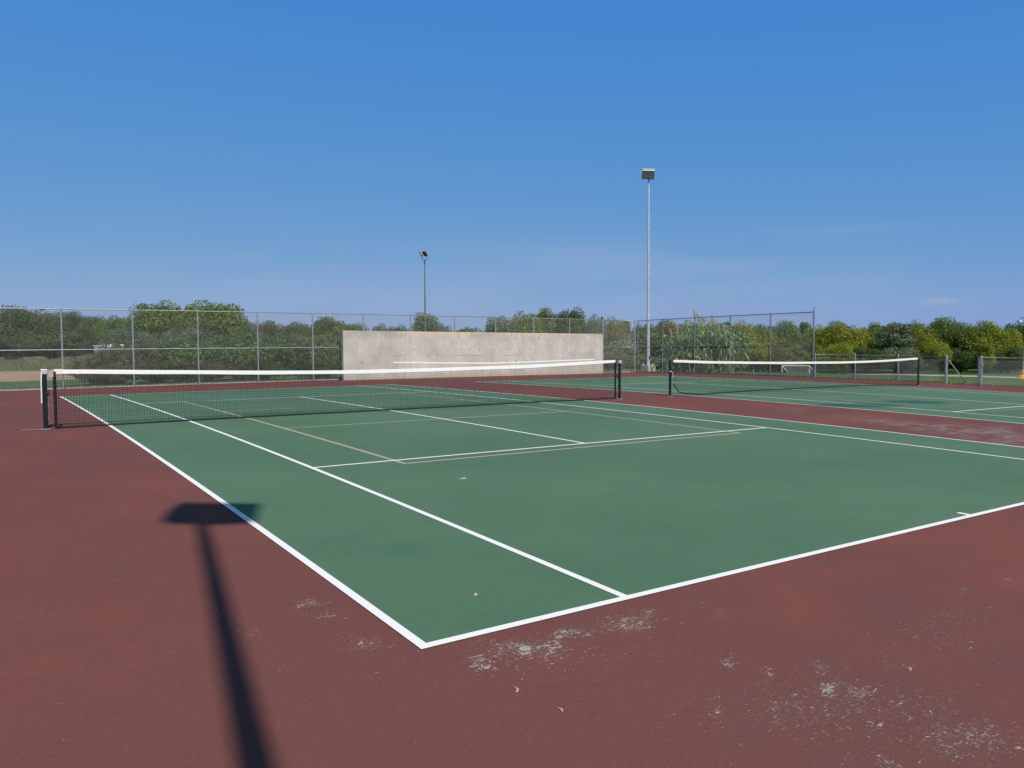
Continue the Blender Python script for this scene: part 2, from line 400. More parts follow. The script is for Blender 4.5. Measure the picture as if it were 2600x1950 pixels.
# concrete edging behind the far fence and along the right fence
mb = MB()
for x in np.arange(-4.5, 31, 1.0):
    for k, (y0, y1) in enumerate(((31.0, 31.16),)):
        za, zb = float(zf(x, 31)), float(zf(x+1, 31))
        mb.quad((x, y0, za+.035), (x+1, y0, zb+.035), (x+1, y1, zb+.035), (x, y1, za+.035))
        mb.quad((x, y0, za-.1), (x+1, y0, zb-.1), (x+1, y0, zb+.035), (x, y0, za+.035))
        mb.quad((x, y1, za+.035), (x+1, y1, zb+.035), (x+1, y1, zb-.1), (x, y1, za-.1))
tag(mb.build('kerb', CURB), kind='structure')
# running track at the far side of the low field
tp = [(2150, 949.5), (2280, 951), (2400, 954), (2490, 956), (2600, 959.5), (2750, 965)]
mb = MB(); P = []
for px, py in tp:
    d = ray(px, py); p = CAM+d*((-4.2-CAM[2])/d[2]); e = p[:2]-CAM[:2]; e = e/np.linalg.norm(e); P.append((p, e))
for (p, e), (q, g) in zip(P[:-1], P[1:]):
    mb.quad((p[0]-e[0]*3, p[1]-e[1]*3, -4.19), (q[0]-g[0]*3, q[1]-g[1]*3, -4.19), (q[0]+g[0]*3.5, q[1]+g[1]*3.5, -4.19), (p[0]+e[0]*3.5, p[1]+e[1]*3.5, -4.19))
tag(mb.build('running_track', TRACKM), kind='structure')

# ------------------------------------------------------------------ chain-link fences
def chain(mb, P, s0, s1, h0, h1, step=.075, r=.0020):
    """diamond mesh between run coordinate s0..s1 and heights h0..h1; P(s,h)->point"""
    H = h1-h0
    def wire(sa, ha, sb, hb):
        if sb < s0 or sa > s1: return
        a, b = Vector(P(sa, ha)), Vector(P(sb, hb)); t = (b-a).normalized(); n = Vector((t.y, -t.x, 0)).normalized() if abs(t.z) < .99 else Vector((1, 0, 0)); u = t.cross(n).normalized()
        k = len(mb.v)
        for q in (a, b):
            for dd in (n*r, u*r, n*-r, u*-r): mb.v.append(tuple(q+dd))
        for j in range(4):
            j2 = (j+1) % 4; mb.f.append((k+j, k+j2, k+4+j2, k+4+j)); mb.m.append(0)
    s = s0-H
    while s < s1:
        for sg in (1, -1):
            sa, ha, sb, hb = s, h0, s+H, h1
            if sg < 0: ha, hb = h1, h0
            if sa < s0: t = (s0-sa)/(sb-sa); ha = ha+(hb-ha)*t; sa = s0
            if sb > s1: t = (s1-sa)/(sb-sa); hb = ha+(hb-ha)*t; sb = s1
            if sb-sa > .01: wire(sa, ha, sb, hb)
        s += step
def fence(label, group, P, posts, h, mats, mid=None, post_r=.031, corner=(), end_r=.04, rail_r=.021, start_end=(True, True), midrng=None, meshx=.0):
    postm, railm = mats
    o = empty('chain_link_fence', P(posts[0], 0), label, 'fence', group)
    ss = sorted(posts)
    for s in posts:
        m = MB(); a, b = Vector(P(s, -.12)), Vector(P(s, h+.03)); rr = end_r if s in corner else post_r
        m.tube([a, b], rr, 12); m.tube([b, b+Vector((0, 0, .035))], [rr*1.15, rr*.4], 12)
        m.build('post', postm, o, smooth=False)
    def rail(hh, r, name, a, b, side=.0):
        m = MB(); n = max(1, int((b-a)/1.5)); m.tube([P(a+(b-a)*i/n, hh) for i in range(n+1)], r, 8); m.build(name, railm, o, smooth=True)
    rail(h, rail_r, 'top_rail', ss[0], ss[-1])
    if mid: rail(mid, rail_r*.9, 'middle_rail', midrng[0] if midrng else ss[0], midrng[1] if midrng else ss[-1])
    rail(.05, .006, 'bottom_wire', ss[0], ss[-1])
    m = MB(); chain(m, lambda s, hh: P(s, hh), ss[0], ss[-1], .03, h); m.build('mesh', WIRE, o)
    return o
FY, FX = 30.65, 30.1
P1 = lambda s, h: (s, FY, float(zf(s, FY))+h)
P2 = lambda s, h: (FX, s, float(zf(FX, s))+h)
p1 = [.5716+2.452*k for k in range(-2, 12)]+[30.02]
fence('tall galvanised chain-link fence along the back of the courts, behind the concrete wall', None, P1, p1, 3.05, (GALV, GALV), 1.5, corner=(30.02,))
p2 = [28.46, 26.04, 23.59, 21.11, 18.70]
fence('tall grey chain-link fence in front of the giant reeds, ending at a single high post', None, P2, p2+[30.5], 3.05, (GALVD, GALVD), 1.5, corner=(18.70,), end_r=.034, midrng=(20.0, 30.5))
m = MB(); m.tube([P2(18.70, 3.0), P2(18.70, 3.28)], .022, 8); m.build('post_tip', GALVD, bpy.data.objects['chain_link_fence.001'])
p3 = [16.59, 14.63, 12.645]
f3 = fence('low chain-link fence between the tall fence end and the open gateway', 'low chain-link fences', P2, p3+[18.60], 1.07, (GALV, GALVD), None, corner=(12.645,), end_r=.05, rail_r=.018)
p4 = [11.324, 8.9, 6.5, 4.1]
f4 = fence('low chain-link fence at the right edge of the photo, beyond the half-open gate leaf', 'low chain-link fences', P2, p4, 1.07, (GALV, GALVD), None, corner=(11.324,), end_r=.045, rail_r=.018)
# hinge clips on the gate post
for h in (.35, .85):
    m = MB(); m.box(P2(11.324, h), (.13, .14, .03)); m.build('hinge', GALV, f4)
# gate leaf swung in, nearly edge-on
g = empty('gate', P2(11.42, 0), 'narrow galvanised gate leaf swung open, seen nearly edge-on beside its post', 'gate')
ga = Vector(P2(11.42, 0)); gd = Vector(on_court(2480.9, 978)); gd.z = ga.z; gdir = Vector((-.86, -.5, 0)).normalized(); gb = ga+gdir*.95
for p in (ga, gb):
    m = MB(); m.tube([p+Vector((0, 0, .05)), p+Vector((0, 0, 1.08))], .026, 10); m.build('upright', GALV, g)
for h in (.07, 1.06):
    m = MB(); m.tube([ga+Vector((0, 0, h)), gb+Vector((0, 0, h))], .02, 8); m.build('cross_rail', GALV, g)
m = MB(); chain(m, lambda s, h: tuple(ga+gdir*s+Vector((0, 0, h))), .02, .93, .07, 1.06); m.build('mesh', WIRE, g)
m = MB(); m.box(gb+Vector((0, 0, .78)), (.12, .12, .035)); m.tube([gb+Vector((0, 0, .78)), gb-gdir*.2+Vector((0, 0, .78))], .012, 6); m.build('latch', GALV, g)
# leaning brace pipe in the gateway
br = empty('brace_pipe', P2(12.50, 0), 'thin pale pipe slanting from the thick gate post down to the ground', 'pipe')
a = Vector(P2(12.56, .94)); b = Vector(on_x(2452, 971, 30.25)); b.z = float(zf(30.25, b.y))+.03
m = MB(); m.tube([a, b], .018, 8); m.build('pipe', GALV, br)
m = MB(); m.tube([b+Vector((.02, -.05, -.04)), b+Vector((.02, -.05, .035))], [.07, .045], 10); m.build('foot_cap', TANKM, br)

# ------------------------------------------------------------------ practice wall
wz = lambda x, h: -0.155+(h)
wall = empty('practice_wall', (11.54, 29.95, -.15), 'long weathered concrete tennis practice wall with a sagging white net stripe', 'wall')
mb = MB(); x0, x1, yF, th = 11.54, 26.92, 29.95, .22
zt0, zt1 = 2.145, 2.068; nseg = 16
for k in range(nseg):
    a = x0+(x1-x0)*k/nseg; b = x0+(x1-x0)*(k+1)/nseg
    za, zb = zt0+(zt1-zt0)*k/nseg, zt0+(zt1-zt0)*(k+1)/nseg
    mb.quad((a, yF, -.35), (b, yF, -.35), (b, yF, zb), (a, yF, za)); mb.quad((a, yF, za), (b, yF, zb), (b, yF+th, zb), (a, yF+th, za))
    mb.quad((b, yF+th, -.35), (a, yF+th, -.35), (a, yF+th, za), (b, yF+th, zb))
mb.quad((x0, yF+th, -.35), (x0, yF, -.35), (x0, yF, zt0), (x0, yF+th, zt0)); mb.quad((x1, yF, -.35), (x1, yF+th, -.35), (x1, yF+th, zt1), (x1, yF, zt1))
rr = random.Random(3)
def hole(px, py, r=.035):
    p = on_y(px, py, yF-.004); n = len(mb.v); rx, rz = r*rr.uniform(.8, 1.3), r*rr.uniform(.8, 1.4)
    for j in range(9):
        an = 2*math.pi*j/9; mb.v.append((p[0]+math.cos(an)*rx, yF-.004, p[2]+math.sin(an)*rz))
    mb.f.append(tuple(range(n, n+9))); mb.m.append(1)
for x, y in ((185,1112),(320,1112),(455,1112),(585,1112),(705,1117),(830,1112),(950,1112),(1073,1110),(1190,1112),(1300,1112),(1420,1112),(1525,1110),(1635,1112),(1740,1112),(1842,1110),(1945,1110),(2045,1108),
             (285,1250),(412,1250),(540,1250),(665,1252),(790,1252),(915,1252),(1035,1252),(1810,1232),(1908,1228),(2020,1232)):
    hole(850+x/4.148, 620+y/4.148, .028 if y < 1200 else .032)
for x, y in ((180,575),(280,575),(665,575),(762,578),(478,692),(572,695),(672,700),(385,690),(850,700),(45,820)): hole(1300+x/4.148, 720+y/4.148, .028)
# short horizontal seam lips
for xa, xb, y in ((610,730,1178),(960,1010,1180),(1060,1170,1178),(1280,1400,1172),(1430,1550,1172),(1780,1960,1172)):
    p = on_y(850+xa/4.148, 620+y/4.148, yF-.003); q = on_y(850+xb/4.148, 620+y/4.148, yF-.003)
    n = len(mb.v); mb.v += [(p[0], yF-.003, p[2]-.008), (q[0], yF-.003, p[2]-.006), (q[0], yF-.003, p[2]+.01), (p[0], yF-.003, p[2]+.008)]; mb.f.append((n, n+1, n+2, n+3)); mb.m.append(1)
mb.build('wall_slab', [CONC, HOLE], wall)
m = MB(); pts = [(14.0, .66), (16.7, .595), (19.3, .54), (19.6, .54), (23, .585), (26.3, .64)]
for (a, ha), (b, hb) in zip(pts[:-1], pts[1:]):
    m.box(((a+b)/2, yF-.004, (ha+hb)/2), (1, 1, 1), Matrix(((b-a, 0, 0), (0, .008, 0), (hb-ha, 0, .075))))
m.build('white_stripe', WPAINT, wall)

# ------------------------------------------------------------------ tennis nets and their posts
def interp(pts, x): return float(np.interp(x, [p[0] for p in pts], [p[1] for p in pts]))
def smooth(pts, x):
    return sum(interp(pts, x+d)*w for d, w in ((-.5, .2), (-.25, .2), (0, .2), (.25, .2), (.5, .2)))
def tennis_net(label, xa, xb, top, bot, bandm, bandw, sag=0, gap=0):
    y = NY; o = empty('tennis_net', (xa, y, float(zf(xa, y))), label, 'tennis net', 'tennis nets')
    T = lambda x: smooth(top, x); B = lambda x: max(interp(bot, x), float(zf(x, y))+.015)
    yo = lambda x, t: y + .03*math.sin(x*.9)*math.sin(math.pi*t) + .05*(1-t)**2*math.sin(x*.6+1)
    m = MB(); n = int((xb-xa)/.045); r = .0018
    def cord(a, b):
        a, b = Vector(a), Vector(b); t = (b-a).normalized(); nn = t.cross(Vector((0, 1, 0))).normalized(); u = Vector((0, 1, 0)); k = len(m.v)
        for q in (a, b):
            for dd in (nn*r, u*r, nn*-r, u*-r): m.v.append(tuple(q+dd))
        for j in range(4):
            j2 = (j+1) % 4; m.f.append((k+j, k+j2, k+4+j2, k+4+j)); m.m.append(0)
    rj = random.Random(5)
    for i in range(n+1):
        x = xa+(xb-xa)*i/n
        for t0, t1 in ((0, .33), (.33, .66), (.66, 1)):
            f = lambda t: (x+.006*math.sin(i*2.1+t*5), yo(x, t), B(x)+(T(x)-.02-B(x))*t); cord(f(t0), f(t1))
    rows = 22; ns = int((xb-xa)/.25)
    for j in range(rows):
        t = (j+.5)/rows
        for i in range(ns):
            xA = xa+(xb-xa)*i/ns; xB = xa+(xb-xa)*(i+1)/ns
            f = lambda x: (x, yo(x, t), B(x)+(T(x)-.03-B(x))*t); cord(f(xA), f(xB))
    m.build('netting', CORD, o)
    m = MB(); ns = int((xb-xa)/.2)
    for i in range(ns):   # folded tape over the headline
        xA = xa+(xb-xa)*i/ns; xB = xa+(xb-xa)*(i+1)/ns; tA, tB = T(xA), T(xB)
        wA = bandw*(1+.03*math.sin(xA*3)); wB = bandw*(1+.03*math.sin(xB*3)); e = .006
        for s in (-1, 1):
            q = [(xA, y+s*e*1.6, tA-wA), (xB, y+s*e*1.6, tB-wB), (xB, y+s*e, tB-.006), (xA, y+s*e, tA-.006)]
            m.quad(*(q if s < 0 else q[::-1]))
        m.quad((xA, y-e, tA-.006), (xB, y-e, tB-.006), (xB, y, tB), (xA, y, tA)); m.quad((xA, y, tA), (xB, y, tB), (xB, y+e, tB-.006), (xA, y+e, tA-.006))
    m.build('headband', bandm, o)
    m = MB(); m.tube([(xa+(xb-xa)*i/60, yo(xa+(xb-xa)*i/60, 0), B(xa+(xb-xa)*i/60)) for i in range(61)], .014, 6); m.build('bottom_tape', CORD, o, smooth=True)
    return o
def net_post(x, y, label, htop, side, loose=False):
    z = float(zf(x, y)); o = empty('net_post', (x, y, z), label, 'net post', 'net posts')
    m = MB(); m.tube([(x, y, z-.05), (x, y, z+htop)], .038, 20); m.tube([(x, y, z+htop), (x, y, z+htop+.015)], [.038, .025], 20); m.build('post', BLACKP, o, smooth=False)
    m = MB(); m.tube([(x, y, z+.004), (x, y, z+.012)], .075, 20); m.build('ground_sleeve', CURB, o)
    m = MB()
    m.box((x+side*.045, y, z+htop*.62), (.05, .06, .10)); m.tube([(x+side*.03, y-.03, z+htop*.62), (x+side*.03, y-.075, z+htop*.62)], .009, 8)
    m.build('winch', DARKM, o, bevel=.004)
    for h in (.2, .42, .86):
        m = MB(); m.tube([(x+side*.04, y-.012, z+htop*h), (x+side*.04, y+.012, z+htop*h)], .012, 8); m.build('lacing_hook', GALV, o)
    return o, z
T1 = [(-.80, 1.022), (.185, .994), (1.516, .957), (2.613, .925), (4.228, .895), (5.6, .893), (6.51, .900), (9.255, .925), (11.986, 1.012)]
B1 = [(-.80, .012), (0, .01), (1.35, .02), (5.42, .022), (9.5, .012), (10.9, -.003), (11.85, .0)]
n1 = tennis_net('tennis net of the near court with a bright white headband', -.795, 11.96, T1, B1, BAND, .072)
T2 = [(14.12, .985), (15.56, .924), (18.833, .853), (22.367, .815), (24.5, .83), (26.90, .892)]
B2 = [(14.06, .42), (14.12, .28), (14.30, .085), (14.62, .01), (15.17, -.02), (16.83, -.005), (18, .004), (19.7, -.01), (22.4, -.015), (24.66, -.06), (26.8, -.12)]
n2 = tennis_net('tennis net of the far court with a cream headband and slack lifted corner', 14.11, 26.84, T2, B2, CREAM, .068)
# side stick of the near net, both ends, with the lashings
for xs in (-.80, 11.965):
    z = float(zf(xs, NY)); m = MB(); m.tube([(xs, NY, z+.02), (xs, NY, z+.985)], .024, 12)
    for h in np.arange(.08, .96, .088): m.tube([(xs, NY, z+h), (xs, NY, z+h+.02)], .031, 10)
    m.build('side_stick', CORD, n1)
sg = 1
p, z = net_post(-.95, NY, 'black net post at the left edge, with a white cord hanging down', 1.0, 1)
m = MB(); m.tube([(-.99, NY-.03, z+1.035), (-1.0, NY-.045, z+.8), (-1.002, NY-.045, z+.45)], .010, 8); m.build('hanging_cord', BAND, p)
m = MB(); m.box((-.95, NY, z+.985), (.10, .09, .085)); m.build('post_cap', LAMPW, p, bevel=.01)
m = MB(); m.box((-.855, NY-.012, z+.955), (.10, .012, .12)); m.build('strap', STRAP, p)
m = MB(); m.box((-1.1, NY-.02, z+.009), (.42, .05, .006), Matrix.Rotation(R_(4), 3, 'Z')); m.build('anchor_strip', paint('bare_concrete_scar', (.34, .26, .22), .9), p)
p, z = net_post(12.11, NY, 'black net post at the right end of the near net, capped in white', .985, -1)
m = MB(); m.box((12.11, NY, z+.985), (.095, .09, .085)); m.build('post_cap', LAMPW, p, bevel=.01)
p, z = net_post(14.03, 12.1, 'stout black net post at the left end of the far net, with slack net', 1.01, 1)
m = MB(); m.tube([(14.03, 12.1, z+.69), (14.03, 12.1, z+.715)], .045, 16); m.build('collar', LAMPW, p)
m = MB(); m.tube([(14.09, 12.07, z+.68), (14.10, 12.06, z+.55)], .008, 6); m.build('cord_end', BAND, p)
net_post(26.92, 12.06, 'thin-looking black net post at the far right end of the far net', 1.0, -1)
# end caps of the headbands
m = MB(); m.box((-.74, NY, 1.025-.036), (.14, .02, .075)); m.build('band_end', CREAM, n1)

# ------------------------------------------------------------------ lamp poles
def frame_from(nrm, up=(0, 0, 1)):
    """columns: width axis, height axis, normal"""
    n = Vector(nrm).normalized(); w = Vector(up).cross(n).normalized(); h = n.cross(w).normalized()
    return Matrix((w, h, n)).transposed()
def flood(root, c, nrm, w=.66, h=.56, d=.20, up=(0, 0, 1), hm=None, rnd=.3, visor=0):
    M = frame_from(nrm, up); hm = hm or LAMPW; m = MB()
    n = len(m.v)
    NP = 24; prof = []
    for j in range(NP):
        an = 2*math.pi*(j+.5)/NP; ca, sa = math.cos(an), math.sin(an)
        prof.append((math.copysign(abs(ca)**rnd, ca), math.copysign(abs(sa)**rnd, sa)))
    lay = [(.0, 1.0), (-.30, 1.0), (-.62, .93), (-.85, .78), (-1.0, .52)]
    for dz, k in lay:
        for px_, py_ in prof:
            q = M @ Vector((px_*w/2*k, py_*h/2*k, dz*d)); m.v.append((c[0]+q[0], c[1]+q[1], c[2]+q[2]))
    for L in range(len(lay)-1):
        for j in range(NP):
            j2 = (j+1) % NP; m.f.append((n+L*NP+j, n+(L+1)*NP+j, n+(L+1)*NP+j2, n+L*NP+j2)); m.m.append(0)
    m.f.append(tuple(n+(len(lay)-1)*NP+j for j in reversed(range(NP)))); m.m.append(0)
    m.f.append(tuple(n+j for j in range(NP))); m.m.append(0)
    # front rim
    for (cx, cy, sx_, sy2) in ((0, h/2-.02, w, .04), (0, -h/2+.02, w, .04), (w/2-.02, 0, .04, h-.08), (-w/2+.02, 0, .04, h-.08)):
        q = M @ Vector((cx, cy, .006)); m.box((c[0]+q[0], c[1]+q[1], c[2]+q[2]), (sx_, sy2, .018), M, m=1)
    if visor:
        q = M @ Vector((0, h/2+.015, visor/2-.02)); m.box((c[0]+q[0], c[1]+q[1], c[2]+q[2]), (w+.02, .03, visor), M)
        q = M @ Vector((0, h/2-.045, .02)); m.box((c[0]+q[0], c[1]+q[1], c[2]+q[2]), (w+.015, .10, .03), M)
    ho = m.build('lamp_head', [hm, DARKM], root)
    m = MB(); q = M @ Vector((0, 0, .001)); m.box((c[0]+q[0], c[1]+q[1], c[2]+q[2]), (w-.08, h-.08, .006), M); g_ = m.build('lens', LAMPG)
    g_.parent = ho; g_.matrix_parent_inverse = (Matrix.Translation(root.location)).inverted() if False else Matrix.Identity(4); g_.location = (0, 0, 0)
    g_.matrix_parent_inverse = ho.matrix_parent_inverse.copy() @ Matrix.Identity(4)
    g_.matrix_parent_inverse = Matrix.Identity(4)
    return ho
def lamp_pole(x, y, label, H, facing, base=None, poly=28, headz=None, polem=POLE, r0=.105, r1=.05, group='court floodlight poles'):
    z = float(ground_z(x, y)); o = empty('floodlight_pole', (x, y, z), label, 'light pole', group)
    bz = .42 if base else 0
    if base:
        m = MB(); m.box((x, y, z+bz/2-.1), (.62, .62, bz+.2)); m.build('footing', BLOCK, o, bevel=.02)
        m = MB(); m.box((x, y, z+bz+.012), (.34, .34, .025)); m.build('base_plate', GALV, o)
        for dx, dy in ((-.2, -.2), (.2, -.2), (-.2, .2), (.2, .2)):
            m = MB(); m.tube([(x+dx, y+dy, z+bz), (x+dx, y+dy, z+bz+.10)], .025, 6); m.build('anchor_bolt', BAND, o)
    m = MB(); m.tube([(x, y, z+bz), (x, y, z+H*.5), (x, y, z+H)], [r0, (r0+r1)/2, r1], poly); m.build('pole', polem, o)
    m = MB(); m.box((x, y-r0*1.02, z+bz+.45), (.09, .03, .16)); m.build('hand_hole_cover', DARKM, o)
    return o, z
# pole behind the corner of the fence
px_, py_ = 30.95, 30.50; H = 12.1-.87
o, z = lamp_pole(px_, py_, 'tall pale floodlight pole on a square concrete footing behind the fence corner', H, None, base=True)
top = z+H
hd = Vector((CAM[0]-px_, CAM[1]-py_, 0)).normalized(); hd = Vector((hd.x*math.cos(.30)-hd.y*math.sin(.30), hd.x*math.sin(.30)+hd.y*math.cos(.30), 0))
m = MB(); m.tube([(px_, py_, top-.05), (px_, py_, top+.1), (px_+hd.x*.05, py_+hd.y*.05, top+.24)], [.055, .035, .03], 10); m.build('bracket', DARKM, o, smooth=True)
flood(o, (px_+hd.x*.12-.058, py_+hd.y*.12+.04, top+.46), (hd.x, hd.y, -.30), .72, .58, .34, visor=.06, hm=VISOR)
# pole behind the photographer whose shadow falls on the court
o, z = lamp_pole(-2.155, -7.72, 'tall floodlight pole behind the photographer, casting the shadow on the near court', 12.27, None, base=True)
top = z+12.27
m = MB(); m.tube([(-2.155, -7.72, top-.05), (-2.155, -7.72, top+.2)], [.05, .04], 10); m.build('bracket', DARKM, o, smooth=True)
flood(o, (-2.155+.13, -7.72+.02, top+.50), (.60, .80, -.50), .76, .64, .30, rnd=.42)
# twin-headed pole far behind the wall
p = at(1078, 661, 86.0); gx_, gy_ = p[0], p[1]; zg = float(ground_z(gx_, gy_)); Hh = p[2]-zg
o, z = lamp_pole(gx_, gy_, 'dark floodlight pole with twin tilted heads far behind the concrete wall', Hh, None, None, polem=POLEB, r0=.13, r1=.045, group=None)
rt = Vector(AX[0]); fw = Vector((AX[2][0], AX[2][1], 0)).normalized()
tp_ = Vector((gx_, gy_, z+Hh)); m = MB()
m.tube([tp_-rt*.27+Vector((0, 0, .42)), tp_-rt*.26+Vector((0, 0, .1)), tp_-rt*.15+Vector((0, 0, .01)), tp_, tp_+rt*.16+Vector((0, 0, .02)), tp_+rt*.26+Vector((0, 0, .12)), tp_+rt*.27+Vector((0, 0, .45))], .035, 8); m.build('yoke', DARKM, o, smooth=True)
m = MB(); m.tube([tp_-Vector((0, 0, .45)), tp_+Vector((0, 0, .05))], [.075, .05], 8); m.build('tenon_sleeve', DARKM, o)
flood(o, tuple(tp_-rt*.46+Vector((0, 0, .66))), tuple(-rt*.86-fw*.1-Vector((0, 0, .62))), .50, .58, .26, hm=TWING)
flood(o, tuple(tp_+rt*.03+Vector((0, 0, .72))), tuple(-rt*.62-fw*.62-Vector((0, 0, .62))), .56, .60, .20, hm=TWING)
# lamp at the right edge, beyond the track
q = CAM+ray(2597.5, 961)*((-4.2-CAM[2])/ray(2597.5, 961)[2]); zt = at(2597.5, 812, np.dot(q-CAM, AX[2]))[2]
o = empty('street_lamp', (q[0], q[1], -4.2), 'slim lamp post with orange base beside the running track at right edge', 'lamp post')
m = MB(); m.tube([(q[0], q[1], -4.2), (q[0], q[1], zt)], [.13, .09], 10); m.build('pole', POLEB, o, smooth=True)
m = MB(); m.tube([(q[0], q[1], -4.22), (q[0], q[1], -3.75), (q[0], q[1], -3.6), (q[0], q[1], -2.75)], [.95, .62, .28, .24], 14); m.build('base_cover', ORANGE, o)
m = MB(); m.tube([Vector((q[0], q[1], zt-.1))] + [Vector((q[0], q[1], zt))+rt*(-.35+.35*math.cos(a))+Vector((0, 0, .35*math.sin(a))) for a in (.3, .9, 1.57, 2.2, 2.8)], .06, 8); m.build('arm', DARKM, o, smooth=True)
m = MB(); m.tube([Vector((q[0], q[1], zt-.05))-rt*.68, Vector((q[0], q[1], zt-.35))-rt*.68], [.1, .26], 10); m.build('lamp_shade', LAMPW, o)

# ------------------------------------------------------------------ goals on the low field
def goal(label, A, Bp, back, hgt, r):
    A, Bp, back = Vector(A), Vector(Bp), Vector(back); up = Vector((0, 0, hgt)); o = empty('soccer_goal', A, label, 'goal', 'football goals on the field')
    for q in (A, Bp):
        m = MB(); m.tube([q, q+up], r, 8); m.build('goal_post', GOALW, o)
    m = MB(); m.tube([A+up, Bp+up], r, 8); m.build('crossbar', GOALW, o)
    for q in (A, Bp):
        m = MB(); m.tube([q+up, q+back], r*.8, 6); m.build('rear_stay', GOALW, o)
    m = MB(); m.tube([A+back, Bp+back], r*.7, 6); m.build('ground_bar', GOALW, o)
    m = MB(); n = 22
    for i in range(n+1):
        t = i/n; a = A+(Bp-A)*t; m.tube([a+up, a+back], .012, 3, caps=False)
        t = i/n; m.tube([A+up*(1-t)+back*t, Bp+up*(1-t)+back*t], .012, 3, caps=False)
    m.build('goal_net', NETG, o)
def gp(px, py, z=-4.2): d = ray(px, py); q = CAM+d*((z-CAM[2])/d[2]); return (q[0], q[1], z)
bk = Vector(gp(2079.7, 956.5))-Vector(gp(2054.7, 956.5))
goal('small white football goal on the grass just left of the tall fence end post', gp(1985.3, 956.5), gp(2054.7, 956.5), bk*1.0, 1.95, .09)
goal('larger grey-white football goal with netting beside the giant reeds', gp(1830, 948.2), gp(1912.6, 948), Vector(gp(1920, 945.5))-Vector(gp(1912.6, 948)), 2.44, .07)

# ------------------------------------------------------------------ small far things on the left
c = at(268, 886, 78); o = empty('shed', (c[0], c[1], float(ground_z(c[0], c[1]))), 'low pale grey shed half hidden behind the hedge at left', 'shed'); zg = o.location.z
h0 = at(268, 879, 78)[2]; Mr = Matrix.Rotation(-YAW, 3, 'Z')
m = MB(); m.box((c[0], c[1], (zg+h0)/2), (1.5, 1.4, h0-zg), Mr); m.build('wall', SHEDM, o)
m = MB(); m.box((c[0], c[1], h0+.03), (1.7, 1.6, .06), Mr); m.build('roof', TANKM, o)
c = at(280, 882, 75); zt = at(280, 874.5, 75)[2]; zm = at(280, 881.5, 75)[2]; zg = float(ground_z(c[0], c[1]))
o = empty('drum', (c[0], c[1], zg), 'small white drum on a blue-grey stand beside the low shed', 'drum')
m = MB(); m.tube([(c[0], c[1], zm), (c[0], c[1], zt)], .29, 16); m.build('tank', TANKM, o, smooth=False)
m = MB(); m.box((c[0], c[1], (zg+zm)/2), (.32, .32, zm-zg)); m.build('stand', SHEDM, o)
c = at(311, 876, 76); zg = float(ground_z(c[0], c[1])); o = empty('notice_board', (c[0], c[1], zg), 'tiny white-topped board on a post behind the left hedge', 'board')
m = MB(); m.box((c[0], c[1], c[2]), (.42, .06, .12), Mr); m.build('board', TANKM, o)
m = MB(); m.tube([(c[0], c[1], zg), (c[0], c[1], c[2])], .04, 8); m.build('post', LAMPW, o)

# ------------------------------------------------------------------ litter on the court
LEAFD = paint('dry_leaf', (.55, .42, .30), .8, 0, .3, 60); TWIG = paint('pale_twig', (.46, .40, .33), .8)
def litter(name, label, px, py, L, Wd, rot, mat, cat):
    p = on_court(px, py); o = empty(name, (p[0], p[1], float(zf(p[0], p[1]))+(.0035 if name == 'leaf' else .0005)), label, cat); m = MB(); n = 6
    for i in range(n):
        a, b = -L/2+L*i/n, -L/2+L*(i+1)/n; wa = Wd*math.sin(math.pi*(i/n)*.94+.1)*.5+.002; wb = Wd*math.sin(math.pi*((i+1)/n)*.94+.1)*.5+.002
        za = .001+.03*a*a/L; zb = .001+.03*b*b/L
        def R(x, y, z): return (p[0]+x*math.cos(rot)-y*math.sin(rot), p[1]+x*math.sin(rot)+y*math.cos(rot), o.location.z+z)
        m.quad(R(a, -wa+a*a/L, za), R(b, -wb+b*b/L, zb), R(b, wb+b*b/L, zb+.002), R(a, wa+a*a/L, za+.002))
    m.build('blade' if name == 'leaf' else 'stick', mat, o)
litter('leaf', 'pale dry leaf lying alone on the near green court behind the service line', 1178, 1216, .11, .055, .5, LEAFD, 'leaf')
litter('leaf', 'tiny pale leaf on the green near the front corner of the court', 1210, 1511, .05, .018, .9, LEAFD, 'leaf')
litter('twig', 'short curved pale twig on the red surface below the front baseline', 1314, 1750, .065, .006, 1.25, TWIG, 'twig')
litter('twig', 'small forked pale twig on the red surface nearest the bottom middle', 1425, 1801, .045, .008, 1.5, TWIG, 'twig')

# ------------------------------------------------------------------ birds
def bird(label, c, span, spread):
    o = empty('bird', c, label, 'bird'); m = MB(); c = Vector(c); d = rt*.8-Vector((0, 0, .6)); d.normalize()
    m.tube([c-d*span*.42, c-d*span*.2, c, c+d*span*.25, c+d*span*.40], [.01*span, .09*span, .12*span, .08*span, .01*span], 8)
    m.build('body', BIRDM, o, smooth=True)
    for s in (-1, 1):
        w = MB(); e = Vector((0, 0, 1))*(.35*span*s*spread)+fw*(.4*span*s); b2 = c+e
        w.quad(c-d*span*.14, c+d*span*.12, b2+d*span*.14, b2+d*span*.04); ob = w.build('wing', BIRDM, o)
        so = ob.modifiers.new('s', 'SOLIDIFY'); so.thickness = .012
bird('small dark bird in flight to the right of the twin-headed pole', at(1089.6, 740, 45), .13, 1.0)
c = on_y(768, 791.5, FY); bird('tiny dark bird perched on the top rail of the back fence', (c[0], FY, float(zf(c[0], FY))+3.05+.05), .10, .15)

